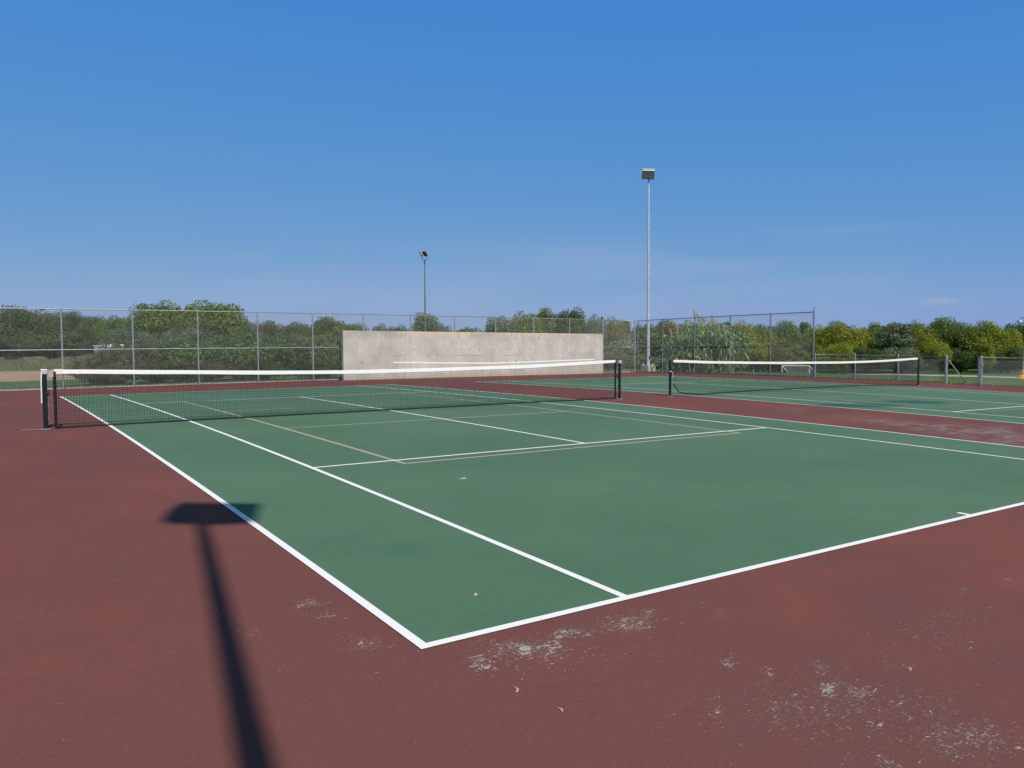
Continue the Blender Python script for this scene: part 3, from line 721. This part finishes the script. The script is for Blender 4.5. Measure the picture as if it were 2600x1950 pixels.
# ------------------------------------------------------------------ vegetation
def leaf_quads(rs, P, N, size, aspect=.55):
    n = len(P); a = rs.normal(size=(n, 3)); t = np.cross(N, a); t /= np.linalg.norm(t, axis=1, keepdims=True)+1e-9
    b = np.cross(N, t); b /= np.linalg.norm(b, axis=1, keepdims=True)+1e-9
    s = size*rs.uniform(.6, 1.35, (n, 1)); t = t*s; b = b*s*aspect
    return np.stack([P-t, P-b*1.0+t*.1, P+t, P+b*1.0+t*.1], 1)
def crown(rs, W, Hh, z0, lobes, leaves, size, rmin=.16, rmax=.27, flat=.85, spread=.72):
    """W width, crown from z0 to Hh; lobes of leaves on their outer shells"""
    cz = (z0+Hh)/2; hz = (Hh-z0)/2; LC = []; LR = []
    for k in range(lobes):
        d = rs.normal(size=3); d /= np.linalg.norm(d); rad = rs.uniform(.25, 1)**.5
        r = rs.uniform(rmin, rmax)*W
        LC.append((d[0]*rad*(W/2-r*spread), d[1]*rad*(W/2-r*spread), cz+d[2]*rad*(hz-r*flat*.9))); LR.append(r)
    LC = np.array(LC); LR = np.array(LR)
    w = LR**2; w = w/w.sum(); idx = rs.choice(lobes, leaves, p=w)
    d = rs.normal(size=(leaves, 3)); d /= np.linalg.norm(d, axis=1, keepdims=True)
    bump = 1+.22*np.sin(d[:, 0]*7+idx)*np.sin(d[:, 1]*8+idx*1.7)*np.sin(d[:, 2]*7+idx*.6)
    rr_ = LR[idx]*bump*(1-rs.exponential(.13, leaves)).clip(.25, 1)
    strag = rs.random(leaves) < .05; rr_[strag] *= rs.uniform(1.0, 1.22, strag.sum())
    P = LC[idx]+d*rr_[:, None]*np.array([1, 1, flat])
    P[:, 2] = np.maximum(P[:, 2], z0*.3+.02)
    N = d+rs.normal(size=(leaves, 3))*.55; N /= np.linalg.norm(N, axis=1, keepdims=True)
    ct = rs.uniform(0, 1, lobes); tint = .5*ct[idx]+.5*rs.uniform(0, 1, leaves)
    return leaf_quads(rs, P, N, size), tint, LC
def trunk_mesh(rs, LC, W, z0, Hh, r, kind='trunk'):
    m = MB(); zt = z0+(Hh-z0)*.35
    m.tube([(0, 0, -.4), (.02*W, 0, zt*.5), (0, .02*W, zt)], [r, r*.8, r*.55], 8)
    for k in rs.choice(len(LC), min(7, len(LC)), replace=False):
        c = LC[k]; m.tube([(0, 0, zt*.75), (c[0]*.5, c[1]*.5, zt+(c[2]-zt)*.45), tuple(c)], [r*.45, r*.28, r*.1], 6)
    return m
PROTO = {}
def proto(key, W, Hh, z0, lobes, leaves, size, tr, seed, **kw):
    rs = np.random.RandomState(seed); Q, t, LC = crown(rs, W, Hh, z0, lobes, leaves, size, **kw)
    PROTO[key] = [Q, t, LC, W, Hh, z0, tr, rs, None, None]
proto('round', 10, 10, 1.0, 64, 19000, 0.18, .22, 1, rmin=.10, rmax=.21)
proto('broad', 12, 8, .5, 70, 19000, 0.18, .24, 2, rmin=.09, rmax=.18)
proto('tall', 7, 11, .8, 46, 14500, 0.18, .2, 3, rmin=.12, rmax=.24)
proto('airy', 10, 10, 2.0, 26, 7140, 0.185, .18, 4, rmin=.10, rmax=.20)
proto('dense', 11, 10, .4, 60, 20400, 0.178, .22, 5, rmin=.10, rmax=.2)
proto('lumpy', 12, 9.5, .3, 90, 21250, 0.178, .2, 11, rmin=.07, rmax=.15)
proto('bush', 3.2, 2.4, 0.05, 34, 9500, 0.055, .04, 6, rmin=.10, rmax=.2)
proto('wildbush', 3.4, 2.2, 0.05, 60, 9000, 0.05, .035, 7, rmin=.05, rmax=.13)
proto('midbush', 5, 4, 0.1, 40, 8000, 0.11, .06, 8, rmin=.10, rmax=.2)
CRN = 'crown'
def plant(name, cat, key, mat, x, y, w, h, label, group=None, seed=0, sink=0.0):
    Q, t, LC, W0, H0, z0, tr, rs, cm, tm = PROTO[key]
    z = float(ground_z(x, y))-.03-sink; o = empty(name, (x, y, z), label, cat, group)
    o.rotation_euler = (0, 0, seed*1.7)
    part = 'crown' if 'tree' in name else 'foliage'; tp2 = 'trunk' if 'tree' in name else 'stem'
    if cm is None:
        c = foliage_obj(part, Q, t, mat, o); PROTO[key][8] = c.data
        m = trunk_mesh(rs, LC, W0, z0, H0, tr); b = m.build(tp2, BARK, o, smooth=True, loc=(0, 0, 0)); PROTO[key][9] = b.data
    else:
        c = bpy.data.objects.new(part, cm); COL.objects.link(c); c.parent = o
        b = bpy.data.objects.new(tp2, tm); COL.objects.link(b); b.parent = o
    c.material_slots[0].link = 'OBJECT'; c.material_slots[0].material = mat
    o.scale = (w/W0, w/W0, h/H0)
    return o
OLIVE = mat_leaf('olive_leaves', (.030, .045, .018), (.065, .085, .032), (.12, .14, .055))
GREYG = mat_leaf('grey_green_leaves', (.040, .055, .030), (.085, .11, .06), (.15, .18, .105))
YELG = mat_leaf('yellow_green_leaves', (.045, .060, .010), (.120, .142, .018), (.25, .25, .032))
DKG = mat_leaf('dark_green_leaves', (.018, .032, .010), (.045, .070, .018), (.095, .125, .035))
MIDG = mat_leaf('mid_green_leaves', (.030, .050, .012), (.080, .115, .024), (.155, .185, .045))
VINE = mat_leaf('bright_vine_leaves', (.022, .045, .014), (.060, .105, .028), (.17, .23, .08))
BRN = mat_leaf('brownish_shrub_leaves', (.040, .045, .020), (.085, .088, .042), (.17, .155, .085))
ORG = mat_leaf('autumn_tinged_leaves', (.05, .055, .015), (.105, .105, .024), (.19, .155, .04))
HAZ = mat_leaf('haze_tinted_leaves', (.07, .09, .07), (.12, .15, .11), (.18, .21, .15))  # distance haze put into the leaf colour: paler and bluer
def tree_px(px, top, wpx, D, key, mat, label, group=None, seed=0, name='tree', cat='tree', hk=1.04):
    p = at(px, 900, D); x, y = p[0], p[1]; z = float(ground_z(x, y))-.03; zt = at(px, top, D)[2]
    return plant(name, cat, key, mat, x, y, wpx/FPX*D*(1.32 if D > 100 else 1.12), (zt-z)*hk, label, group, seed)
GL = 'trees beyond the left field'; GM = 'trees behind the concrete wall'; GR = 'trees beyond the low field'
TL = [
 (35, 781, 150, 108, 'dense', OLIVE, 'dark olive tree at the left frame edge behind the fence'),
 (128, 785, 110, 112, 'round', OLIVE, 'olive tree touching the fence top right above the leftmost net post'),
 (190, 794, 72, 104, 'dense', OLIVE, 'dome-shaped dark tree just right of the leftmost fence post'),
 (-75, 790, 160, 118, 'broad', OLIVE, 'olive tree mostly cut off by the left frame edge'),
 (235, 803, 90, 190, 'broad', BRN, 'distant brownish low tree in the gap right of the dome-shaped tree'),
 (300, 803, 95, 180, 'broad', MIDG, 'distant yellow-green tree between the second fence post and the gap'),
 (408, 763, 140, 96, 'round', MIDG, 'big green tree rising above the fence right of the second fence post'),
 (478, 778, 60, 110, 'round', ORG, 'small rusty-brown tree top between the two big trees above the fence'),
 (540, 762, 165, 92, 'round', MIDG, 'biggest round tree above the fence beside the third fence post'),
 (600, 800, 80, 100, 'broad', GREYG, 'grey-green shoulder of foliage at the right foot of the biggest round tree'),
 (643, 812, 42, 200, 'airy', HAZ, 'small hazy blue-green tree against the sky left of the fourth fence post'),
 (700, 815, 95, 170, 'lumpy', BRN, 'brownish bumpy distant tree right of the fourth fence post'),
 (752, 818, 70, 160, 'broad', OLIVE, 'low olive tree with uneven top left of the fifth fence post'),
 (830, 807, 95, 118, 'dense', MIDG, 'green rounded tree left of the concrete wall top corner'),
 (895, 818, 85, 124, 'round', MIDG, 'low green tree showing just above the left corner of the wall'),
 (330, 835, 150, 80, 'lumpy', GREYG, 'grey-green thicket low behind the second fence post'),
 (470, 832, 150, 76, 'lumpy', GREYG, 'grey-green thicket below the rusty tree top'),
 (620, 838, 150, 72, 'lumpy', OLIVE, 'olive thicket below the hazy blue-green tree'),
 (770, 845, 150, 70, 'lumpy', BRN, 'brown-olive thicket left of the concrete wall'),
 (20, 850, 150, 100, 'lumpy', OLIVE, 'dark thicket under the dark olive tree at the left frame edge'),
 (140, 840, 170, 100, 'lumpy', OLIVE, 'dark thicket at the edge of the dry field behind the leftmost fence post'),
]
for i, (px, tp0, w, D, k, mt, lb) in enumerate(TL): tree_px(px, tp0, w, D, k, mt, lb, GL, i+1)
TM = [
 (964, 818, 50, 190, 'airy', HAZ, 'small hazy tree above the wall left of the leftmost post over it'),
 (1014, 827, 75, 170, 'broad', MIDG, 'low green treetop over the wall left of the twin-headed pole'),
 (1082, 789, 92, 95, 'airy', GREYG, 'loose grey-green tree directly behind the twin-headed pole'),
 (1124, 820, 52, 100, 'round', GREYG, 'low lobe of grey-green foliage right of the twin-headed pole'),
 (1205, 833, 110, 180, 'broad', MIDG, 'long low treetop just over the middle of the wall'),
 (1272, 797, 80, 85, 'airy', GREYG, 'feathery willow-like tree right of the middle of the wall'),
 (1335, 789, 85, 92, 'round', MIDG, 'green tree over the right half of the wall beside the feathery one'),
 (1385, 786, 80, 96, 'dense', MIDG, 'dense green tree over the right third of the wall'),
 (1452, 779, 85, 92, 'round', DKG, 'tallest dark green tree over the right end of the wall'),
 (1512, 797, 60, 90, 'round', GREYG, 'grey-green tree just above the right corner of the wall'),
 (1560, 803, 60, 92, 'round', ORG, 'yellowing tree over the gap between wall and fence corner'),
 (1590, 803, 28, 95, 'tall', ORG, 'narrow rusty treetop left of the tall pale lamp pole'),
 (1640, 822, 90, 88, 'broad', MIDG, 'green tree behind the base of the tall pale lamp pole'),
]
for i, (px, tp0, w, D, k, mt, lb) in enumerate(TM): tree_px(px, tp0, w, D, k, mt, lb, GM, i+3)
TR = [
 (1690, 817, 80, 120, 'dense', ORG, 'orange-tinged tree right of the tall pale lamp pole'),
 (1735, 813, 80, 130, 'round', MIDG, 'green tree behind the left side of the giant reeds'),
 (1795, 824, 90, 140, 'broad', YELG, 'yellow-green tree hidden behind the reed plumes'),
 (1846, 808, 50, 150, 'tall', DKG, 'dark green tree behind the fence post right of the reeds'),
 (1884, 812, 62, 155, 'round', YELG, 'bright yellow-green tree right of the reeds'),
 (1935, 826, 70, 158, 'broad', YELG, 'low yellow-green tree left of the second tall fence post from the end'),
 (1995, 818, 90, 160, 'dense', MIDG, 'wide green tree above the small football goal'),
 (2045, 808, 32, 172, 'tall', DKG, 'little dark treetop left of the high fence end post'),
 (2075, 823, 60, 160, 'round', YELG, 'yellow-green tree directly behind the high fence end post'),
 (2125, 819, 80, 157, 'dense', YELG, 'golden-green tree right of the high fence end post'),
 (2172, 825, 60, 160, 'round', YELG, 'golden tree above the first post of the low fence'),
 (2214, 820, 70, 162, 'lumpy', MIDG, 'mottled green tree left of the tall grey-green tree'),
 (2272, 811, 76, 154, 'tall', GREYG, 'tall grey-green tree standing out above the golden ones'),
 (2317, 811, 34, 185, 'round', HAZ, 'small dark dome-shaped treetop behind, right of the tall grey-green tree'),
 (2335, 825, 72, 158, 'dense', YELG, 'golden-green tree right of the tall grey-green tree, in front of the dark dome'),
 (2395, 809, 96, 164, 'dense', MIDG, 'broad green tree forming the highest crest above the gateway'),
 (2442, 820, 70, 160, 'round', MIDG, 'green tree above the slanting brace pipe'),
 (2502, 818, 90, 157, 'dense', YELG, 'wide olive-gold tree above the gate'),
 (2545, 826, 70, 156, 'round', YELG, 'yellow-topped tree left of the lamp post at the right edge'),
 (2580, 814, 52, 170, 'round', DKG, 'dark round tree behind the lamp post at the right edge'),
 (2640, 820, 90, 160, 'dense', DKG, 'dark green tree cut off by the right frame edge'),
 (1960, 872, 90, 148, 'lumpy', BRN, 'brownish shrub-like tree behind the large football goal'),
 (1925, 862, 60, 147, 'round', YELG, 'bright yellow bushy tree just right of the large football goal top'),
 (2040, 868, 100, 149, 'lumpy', MIDG, 'bushy green tree behind the small football goal'),
 (2130, 868, 60, 148, 'round', YELG, 'bright yellow-green small tree right of the end post, behind the low fence'),
 (2200, 880, 90, 150, 'lumpy', DKG, 'dark low tree behind the middle of the low fence'),
 (2290, 882, 80, 150, 'lumpy', GREYG, 'grey-green low tree behind the right part of the low fence'),
 (2382, 868, 50, 149, 'round', YELG, 'small lime tree rising left of the gateway'),
 (2440, 885, 80, 151, 'lumpy', DKG, 'dark low tree seen through the gateway'),
 (2510, 868, 34, 146, 'tall', YELG, 'narrow lime-yellow sapling tree above the right low fence'),
 (2560, 885, 90, 150, 'lumpy', DKG, 'dark low tree behind the right low fence'),
]
for i, (px, tp0, w, D, k, mt, lb) in enumerate(TR): tree_px(px, tp0, w, D, k, mt, lb, GR, i+2)
# far woodland mass closing the gaps behind every tree
rs = np.random.RandomState(21); n = 60000
ppx = rs.uniform(-250, 2850, n); edge = 838+8*np.sin(ppx*.013)+6*np.sin(ppx*.041+1)+4*np.sin(ppx*.11)
edge = np.where((ppx > 930) & (ppx < 1250), edge+2, edge)
DD = np.where(ppx > 1500, 176., 200.)+rs.uniform(-5, 14, n)
u = rs.random(n)**.6
zz = []
PT = np.zeros((n, 3)); k = (ppx-1300)/FPX
base = CAM[None]+(AX[0][None]*k[:, None]+AX[2][None])*DD[:, None]
topz = CAM[2]+(AX[0][2]*k+AX[1][2]*(975-edge)/FPX+AX[2][2])*DD
gz = ground_z(base[:, 0], base[:, 1]); PT[:, 0] = base[:, 0]; PT[:, 1] = base[:, 1]; PT[:, 2] = gz+(topz-gz)*u
N = rs.normal(size=(n, 3)); N[:, 2] = abs(N[:, 2])+.3; N[:, :2] -= np.array([AX[2][0], AX[2][1]])*.8; N /= np.linalg.norm(N, axis=1, keepdims=True)
ti = np.clip(.5+.3*np.sin(ppx*.06)*np.sin(PT[:, 2]*1.1+ppx*.02)+rs.uniform(-.3, .3, n), 0, 1)
wd = foliage_obj('woodland', leaf_quads(rs, PT, N, .5), ti, MIDG); tag(wd, 'dark distant woodland closing the view behind all the separate trees', 'woodland', kind='stuff')

# hedge of wild bushes right behind the back fence
GB = 'bushes behind the back fence'
BL = [
 (235, 893, 100, 33.6, 'wildbush', BRN, 'brown-green bush with sparse twigs at the left end of the hedge'),
 (300, 872, 120, 34.2, 'wildbush', BRN, 'brownish bush left of the second fence post, below the shed'),
 (375, 862, 120, 34.6, 'wildbush', BRN, 'dark brown-green bush just right of the second fence post'),
 (455, 858, 130, 35.2, 'bush', VINE, 'vine-covered green bush left of the third fence post'),
 (540, 850, 130, 36.0, 'bush', VINE, 'leafy green bush right of the third fence post'),
 (618, 834, 120, 36.8, 'bush', VINE, 'tallest bright green bush left of the fourth fence post'),
 (695, 850, 115, 36.6, 'bush', VINE, 'bright green vine bush right of the fourth fence post'),
 (765, 862, 110, 37.2, 'bush', VINE, 'light green bush left of the fifth fence post'),
 (835, 868, 100, 37.8, 'wildbush', VINE, 'dark leafy bush between the fifth fence post and the wall'),
 (895, 862, 90, 39.0, 'bush', BRN, 'bush half hidden behind the left end of the wall'),
 (270, 925, 130, 32.6, 'wildbush', BRN, 'low scrub in front of the hedge below the net headband, leftmost'),
 (400, 918, 140, 33.4, 'wildbush', DKG, 'low dark scrub at the foot of the hedge near the second fence post'),
 (520, 915, 140, 34.4, 'wildbush', BRN, 'low brown scrub at the foot of the hedge near the third fence post'),
 (660, 915, 140, 35.6, 'wildbush', DKG, 'low dark scrub at the foot of the hedge near the fourth fence post'),
 (790, 915, 120, 36.6, 'wildbush', DKG, 'low dark scrub at the foot of the hedge beside the wall'),
 (1560, 862, 110, 56, 'midbush', GREYG, 'grey-green bush behind the fence right of the wall'),
 (1625, 842, 110, 60, 'midbush', GREYG, 'tall grey willow bush behind the fence corner'),
 (1690, 850, 100, 58, 'midbush', DKG, 'dark bush between the pale lamp pole and the reeds'),
 (1545, 890, 70, 50, 'midbush', BRN, 'brownish-orange bush at the right end of the wall'),
 (1605, 900, 60, 49, 'midbush', VINE, 'small fresh green bush left of the lamp pole footing'),
 (1633, 896, 40, 50, 'midbush', VINE, 'small yellow-green bush directly behind the lamp pole footing'),
 (1680, 905, 90, 50, 'midbush', GREYG, 'low grey bush right of the lamp pole footing'),
 (1745, 880, 90, 52, 'midbush', DKG, 'dark bush behind the left side of the reeds'),
]
for i, (px, tp0, w, D, k, mt, lb) in enumerate(BL):
    tree_px(px, tp0, w*1.15, D, k, mt, lb, GB, i+1, 'bush', 'bush', 1.06)

# giant reeds
rd = random.Random(9); REEDM = mat_leaf('reed_leaves', (.055, .105, .036), (.14, .215, .095), (.26, .34, .175), .35)
REEDY = mat_leaf('reed_canes', (.10, .12, .05), (.17, .18, .08), (.26, .24, .12), .1)
PLUM = mat_leaf('reed_plumes', (.20, .15, .12), (.30, .235, .19), (.42, .35, .29), .35)
cx0, cy0 = 32.3, 27.7; o = empty('giant_reed', (cx0, cy0, float(zf(cx0, cy0))-.03), 'tall clump of giant reeds with arching leaves and brownish plumes behind the fence', 'reeds')
LQ = []; SQ = []; PQ = []
def stalk(x, y, h, lean, az, plume=False, leaves=13, l0=.15):
    z0 = float(ground_z(x, y))-.05; pts = []
    for i in range(9):
        t = i/8; pts.append(Vector((x+math.cos(az)*lean*t*t, y+math.sin(az)*lean*t*t, z0+h*(t-.06*lean*t*t))))
    for i in range(8):
        a, b = pts[i], pts[i+1]; w = .013*(1-i/10)
        SQ.append([a+Vector((w, -w, 0)), b+Vector((w, -w, 0)), b-Vector((w, -w, 0)), a-Vector((w, -w, 0))]); SQ.append([a+Vector((w, w, 0)), b+Vector((w, w, 0)), b-Vector((w, w, 0)), a-Vector((w, w, 0))])
    for k in range(leaves):
        t = l0+(1-l0)*(k+rd.random()*.6)/leaves; i = min(7, int(t*8)); p = pts[i]+(pts[i+1]-pts[i])*(t*8-i)
        a = az+math.pi*(k % 2)+rd.uniform(-.9, .9) if rd.random() < .7 else rd.uniform(0, 6.28)
        L = rd.uniform(.45, .85)*(1-.25*abs(t-.6)); w = rd.uniform(.034, .06); up = rd.uniform(.5, 1.15); q = []
        dv = Vector((math.cos(a), math.sin(a), 0)); sd = Vector((-math.sin(a), math.cos(a), 0))
        for j in range(6):
            s = j/5; q.append((p+dv*(L*.75*s)+Vector((0, 0, L*(up*s-1.0*s*s))), w*(1-s)**.7+.002))
        for j in range(5):
            (c0, w0), (c1, w1) = q[j], q[j+1]; tw = Vector((0, 0, rd.uniform(-.3, .3)))
            LQ.append([c0-sd*w0, c1-sd*w1, c1+(sd+tw)*w1, c0+(sd+tw)*w0])
    if plume:
        p = pts[-1]; dd = (pts[-1]-pts[-2]).normalized(); Lp = rd.uniform(.45, .65)
        for k in range(150):
            s = rd.random(); rad = .085*math.sin(math.pi*min(1, s*.95+.05))**.7*rd.random()**.5; a = rd.uniform(0, 6.28)
            c = p+dd*(Lp*s)+Vector((math.cos(a)*rad, math.sin(a)*rad, rd.uniform(-.03, .03)))+Vector((math.cos(az), math.sin(az), 0))*(.12*s*s)
            e = (dd+Vector((math.cos(a), math.sin(a), 0))*.5).normalized()*rd.uniform(.04, .09); w = Vector((rd.uniform(-1, 1), rd.uniform(-1, 1), 0)).normalized()*.007
            PQ.append([c-e-w, c+e-w*.4, c+e+w*.4, c-e+w])
for i in range(125):
    s = rd.random(); y = 25.3+4.3*s+rd.uniform(-.2, .2); x = 31.3+rd.random()*1.7+.15*abs(y-27.4)
    mid = 1-abs((y-27.2)/3.0)**1.6; h = (1.45+1.7*max(0, mid))*rd.uniform(.75, 1.06)
    stalk(x, y, h, rd.uniform(.1, .9)*(1.3 if mid < .4 else 1), math.atan2(y-27.4, (x-32)*.6)+rd.uniform(-.6, .6), leaves=14)
for i in range(26):   # leafy low shoots
    y = rd.uniform(25.2, 29.5); stalk(rd.uniform(30.9, 31.6), y, rd.uniform(.7, 1.5), rd.uniform(.1, .5), rd.uniform(2.2, 4.2), leaves=9, l0=.1)
for px, tpy in ((1760, 781), (1778, 792), (1790, 795), (1806, 801), (1816, 803), (1771, 806), (1826, 812), (1800, 810), (1740, 812), (1718, 822), (1700, 838), (1835, 818), (1786, 812)):
    X = 32.2+rd.uniform(-.4, .6); p = on_x(px+8, tpy, X); g0 = float(ground_z(X, p[1])); stalk(X, p[1]-.05, p[2]-g0-.50, rd.uniform(.1, .3), rd.uniform(1.2, 2.2), True, leaves=8, l0=.4)
def toQ(L): return np.array([[tuple(v) for v in q] for q in L])
rs = np.random.RandomState(4)
A = toQ(LQ); foliage_obj('leaves', A, np.repeat(rs.random(len(A)//5+1), 5)[:len(A)]*.8+rs.random(len(A))*.2, REEDM, o, True)
A = toQ(SQ); foliage_obj('canes', A, rs.random(len(A)), REEDY, o, True)
A = toQ(PQ); foliage_obj('plumes', A, rs.random(len(A)), PLUM, o, True)

# rough grass growing against the outside of the fences
rs = np.random.RandomState(8)
def tufts(name, X, Y, hgt, mat, label):
    n = len(X); Z = ground_z(X, Y)-.04; a = rs.uniform(0, 6.28, n); h = hgt*rs.uniform(.4, 1.3, n); l = h*rs.uniform(.1, .7, n)
    w = .006+.01*rs.random(n); dx, dy = np.cos(a), np.sin(a); P = np.stack([X, Y, Z], 1)
    S = np.stack([-dy*w, dx*w, 0*w], 1); T = P+np.stack([dx*l, dy*l, h], 1); M = P+np.stack([dx*l*.3, dy*l*.3, h*.55], 1)
    Q = np.stack([P-S, M-S*.8, T, P+S], 1)
    tag(foliage_obj(name, Q, rs.random(n), mat), label, 'grass', kind='stuff')
n = 16000; tufts('grass', rs.uniform(-4, 30, n), 31.2+rs.exponential(.5, n), .13, mat_leaf('edge_grass', (.05, .08, .02), (.10, .14, .045), (.2, .21, .10)), 'rough grass along the outside of the back fence')
n = 14000; tufts('grass', 30.35+rs.exponential(.6, n), rs.uniform(5, 31, n), .10, mat_leaf('verge_grass', (.06, .09, .025), (.11, .16, .05), (.2, .23, .09)), 'short grass along the outside of the right-hand fences')
n = 26000; yy = rs.uniform(64, 112, n); xx = rs.uniform(-12, 30, n)
Q = None; tufts('dry_grass', xx, yy, .42, mat_leaf('dry_field_grass', (.08, .09, .04), (.12, .125, .06), (.19, .175, .10)), 'dry tall grass at the far side of the left field')

# ------------------------------------------------------------------ world, sun, camera
w = bpy.data.worlds.new('World'); sc.world = w; w.use_nodes = True; nt = w.node_tree; bg = nt.nodes['Background']
SUN_AZ, SUN_EL = 189.5, 47.5
sky = nt.nodes.new('ShaderNodeTexSky'); sky.sky_type = 'NISHITA'; sky.sun_disc = False
sky.sun_elevation = R_(SUN_EL); sky.sun_rotation = R_(SUN_AZ); sky.altitude = 200; sky.air_density = 1.0; sky.dust_density = .6; sky.ozone_density = 2.2
def N_(t, **k):
    q = nt.nodes.new(t)
    for a, b in k.items(): setattr(q, a, b)
    return q
STR = .09
def wm(op, a, b, clamp=False):
    q = N_('ShaderNodeMath', operation=op, use_clamp=clamp)
    for i, v in enumerate((a, b)):
        if hasattr(v, 'links'): nt.links.new(v, q.inputs[i])
        elif v is not None: q.inputs[i].default_value = v
    return q.outputs[0]
# camera-like rendition of the physical sky: each channel gets its own gain and contrast
sep = N_('ShaderNodeSeparateColor'); nt.links.new(sky.outputs[0], sep.inputs[0]); cmb = N_('ShaderNodeCombineColor')
for i, (k_, g_) in enumerate(((.444, .925), (.451, .393), (.630, .02))):
    x = wm('MULTIPLY', sep.outputs[i], STR); x = wm('POWER', x, g_); x = wm('MULTIPLY', x, k_/STR)
    if i >= 1:   # green and blue cut towards the unseen zenith for less blue ambient light
        zr = N_('ShaderNodeMapRange', interpolation_type='SMOOTHSTEP'); zs = N_('ShaderNodeSeparateXYZ'); nt.links.new(N_('ShaderNodeTexCoord').outputs['Generated'], zs.inputs[0])
        nt.links.new(zs.outputs[2], zr.inputs['Value']); zr.inputs['From Min'].default_value = .42; zr.inputs['From Max'].default_value = .85; zr.inputs['To Min'].default_value = 1; zr.inputs['To Max'].default_value = (1, .62, .30)[i]
        x = wm('MULTIPLY', x, zr.outputs[0])
    nt.links.new(x, cmb.inputs[i])
tc = N_('ShaderNodeTexCoord')
def wnoise(sc_, scl, det):
    mp = N_('ShaderNodeMapping'); mp.inputs['Scale'].default_value = sc_; nt.links.new(tc.outputs['Generated'], mp.inputs['Vector'])
    no = N_('ShaderNodeTexNoise'); no.inputs['Scale'].default_value = scl; no.inputs['Detail'].default_value = det; no.inputs['Roughness'].default_value = .55; nt.links.new(mp.outputs[0], no.inputs['Vector'])
    return no.outputs[0]
def wramp(v, a, b):
    mr = N_('ShaderNodeMapRange', interpolation_type='SMOOTHSTEP'); mr.inputs['From Min'].default_value = a; mr.inputs['From Max'].default_value = b; nt.links.new(v, mr.inputs['Value']); return mr.outputs[0]
def cloud(px, py, rx, ry, tilt=0.0):
    """soft patch of thin cloud round a sky direction; rx, ry are angular radii"""
    d = Vector(ray(px, py)).normalized(); r_ = d.cross(Vector((0, 0, 1))).normalized(); u_ = r_.cross(d).normalized()
    r2 = r_*math.cos(tilt)+u_*math.sin(tilt); u2 = u_*math.cos(tilt)-r_*math.sin(tilt); out = []
    for ax, rad in ((r2, rx), (u2, ry)):
        dp = N_('ShaderNodeVectorMath', operation='DOT_PRODUCT'); nt.links.new(tc.outputs['Generated'], dp.inputs[0]); dp.inputs[1].default_value = ax
        q = wm('DIVIDE', dp.outputs['Value'], rad); out.append(wm('MULTIPLY', q, q))
    dp = N_('ShaderNodeVectorMath', operation='DOT_PRODUCT'); nt.links.new(tc.outputs['Generated'], dp.inputs[0]); dp.inputs[1].default_value = d
    e = wm('EXPONENT', wm('MULTIPLY', wm('ADD', out[0], out[1]), -1.0), None)
    return wm('MULTIPLY', e, wm('GREATER_THAN', dp.outputs['Value'], 0))
fineN = wramp(wnoise((1, 1, 4), 24, 5), .35, .7); streakN = wramp(wnoise((1.5, 1.5, 14), 3, 5), .3, .7)
cl = wm('MULTIPLY', cloud(2400, 768, .022, .0055, -.05), wm('MULTIPLY', fineN, .42))
cl = wm('ADD', cl, wm('MULTIPLY', cloud(632, 652, .022, .005), wm('MULTIPLY', fineN, .16)))
cl = wm('ADD', cl, wm('MULTIPLY', cloud(1890, 742, .02, .005), wm('MULTIPLY', fineN, .10)))
cl = wm('ADD', cl, wm('MULTIPLY', cloud(1700, 670, .27, .022, -.10), wm('MULTIPLY', streakN, .17)))
cl = wm('ADD', cl, wm('MULTIPLY', cloud(1150, 740, .35, .03, -.03), wm('MULTIPLY', streakN, .14)))
cl = wm('ADD', cl, wm('MULTIPLY', cloud(2150, 583, .12, .006, .01), wm('MULTIPLY', streakN, .12)), True)
mx = N_('ShaderNodeMix', data_type='RGBA'); nt.links.new(cl, mx.inputs[0]); nt.links.new(cmb.outputs[0], mx.inputs[6]); mx.inputs[7].default_value = (.50/STR, .52/STR, .60/STR, 1)
nt.links.new(mx.outputs[2], bg.inputs['Color']); bg.inputs['Strength'].default_value = STR
sd = bpy.data.lights.new('sun', 'SUN'); sd.energy = 4.15; sd.angle = R_(.5); sd.color = (1, .935, .84)
so = bpy.data.objects.new('sun', sd); COL.objects.link(so); so.location = (0, -10, 30)
az = R_(SUN_AZ); el = R_(SUN_EL); dirv = Vector((-math.sin(az)*math.cos(el), -math.cos(az)*math.cos(el), -math.sin(el)))
so.rotation_euler = dirv.to_track_quat('-Z', 'Y').to_euler()
cd = bpy.data.cameras.new('camera'); co = bpy.data.objects.new('camera', cd); COL.objects.link(co)
cd.sensor_width = 36; cd.lens = FPX/2600*36; cd.clip_start = .05; cd.clip_end = 4000
r, u, f = AX
co.matrix_world = Matrix(((r[0], u[0], -f[0], CAM[0]), (r[1], u[1], -f[1], CAM[1]), (r[2], u[2], -f[2], CAM[2]), (0, 0, 0, 1)))
sc.camera = co
sc.render.resolution_x, sc.render.resolution_y = 1024, 768
sc.view_settings.view_transform = 'Standard'; sc.view_settings.look = 'None'; sc.view_settings.exposure = 0; sc.view_settings.gamma = 1
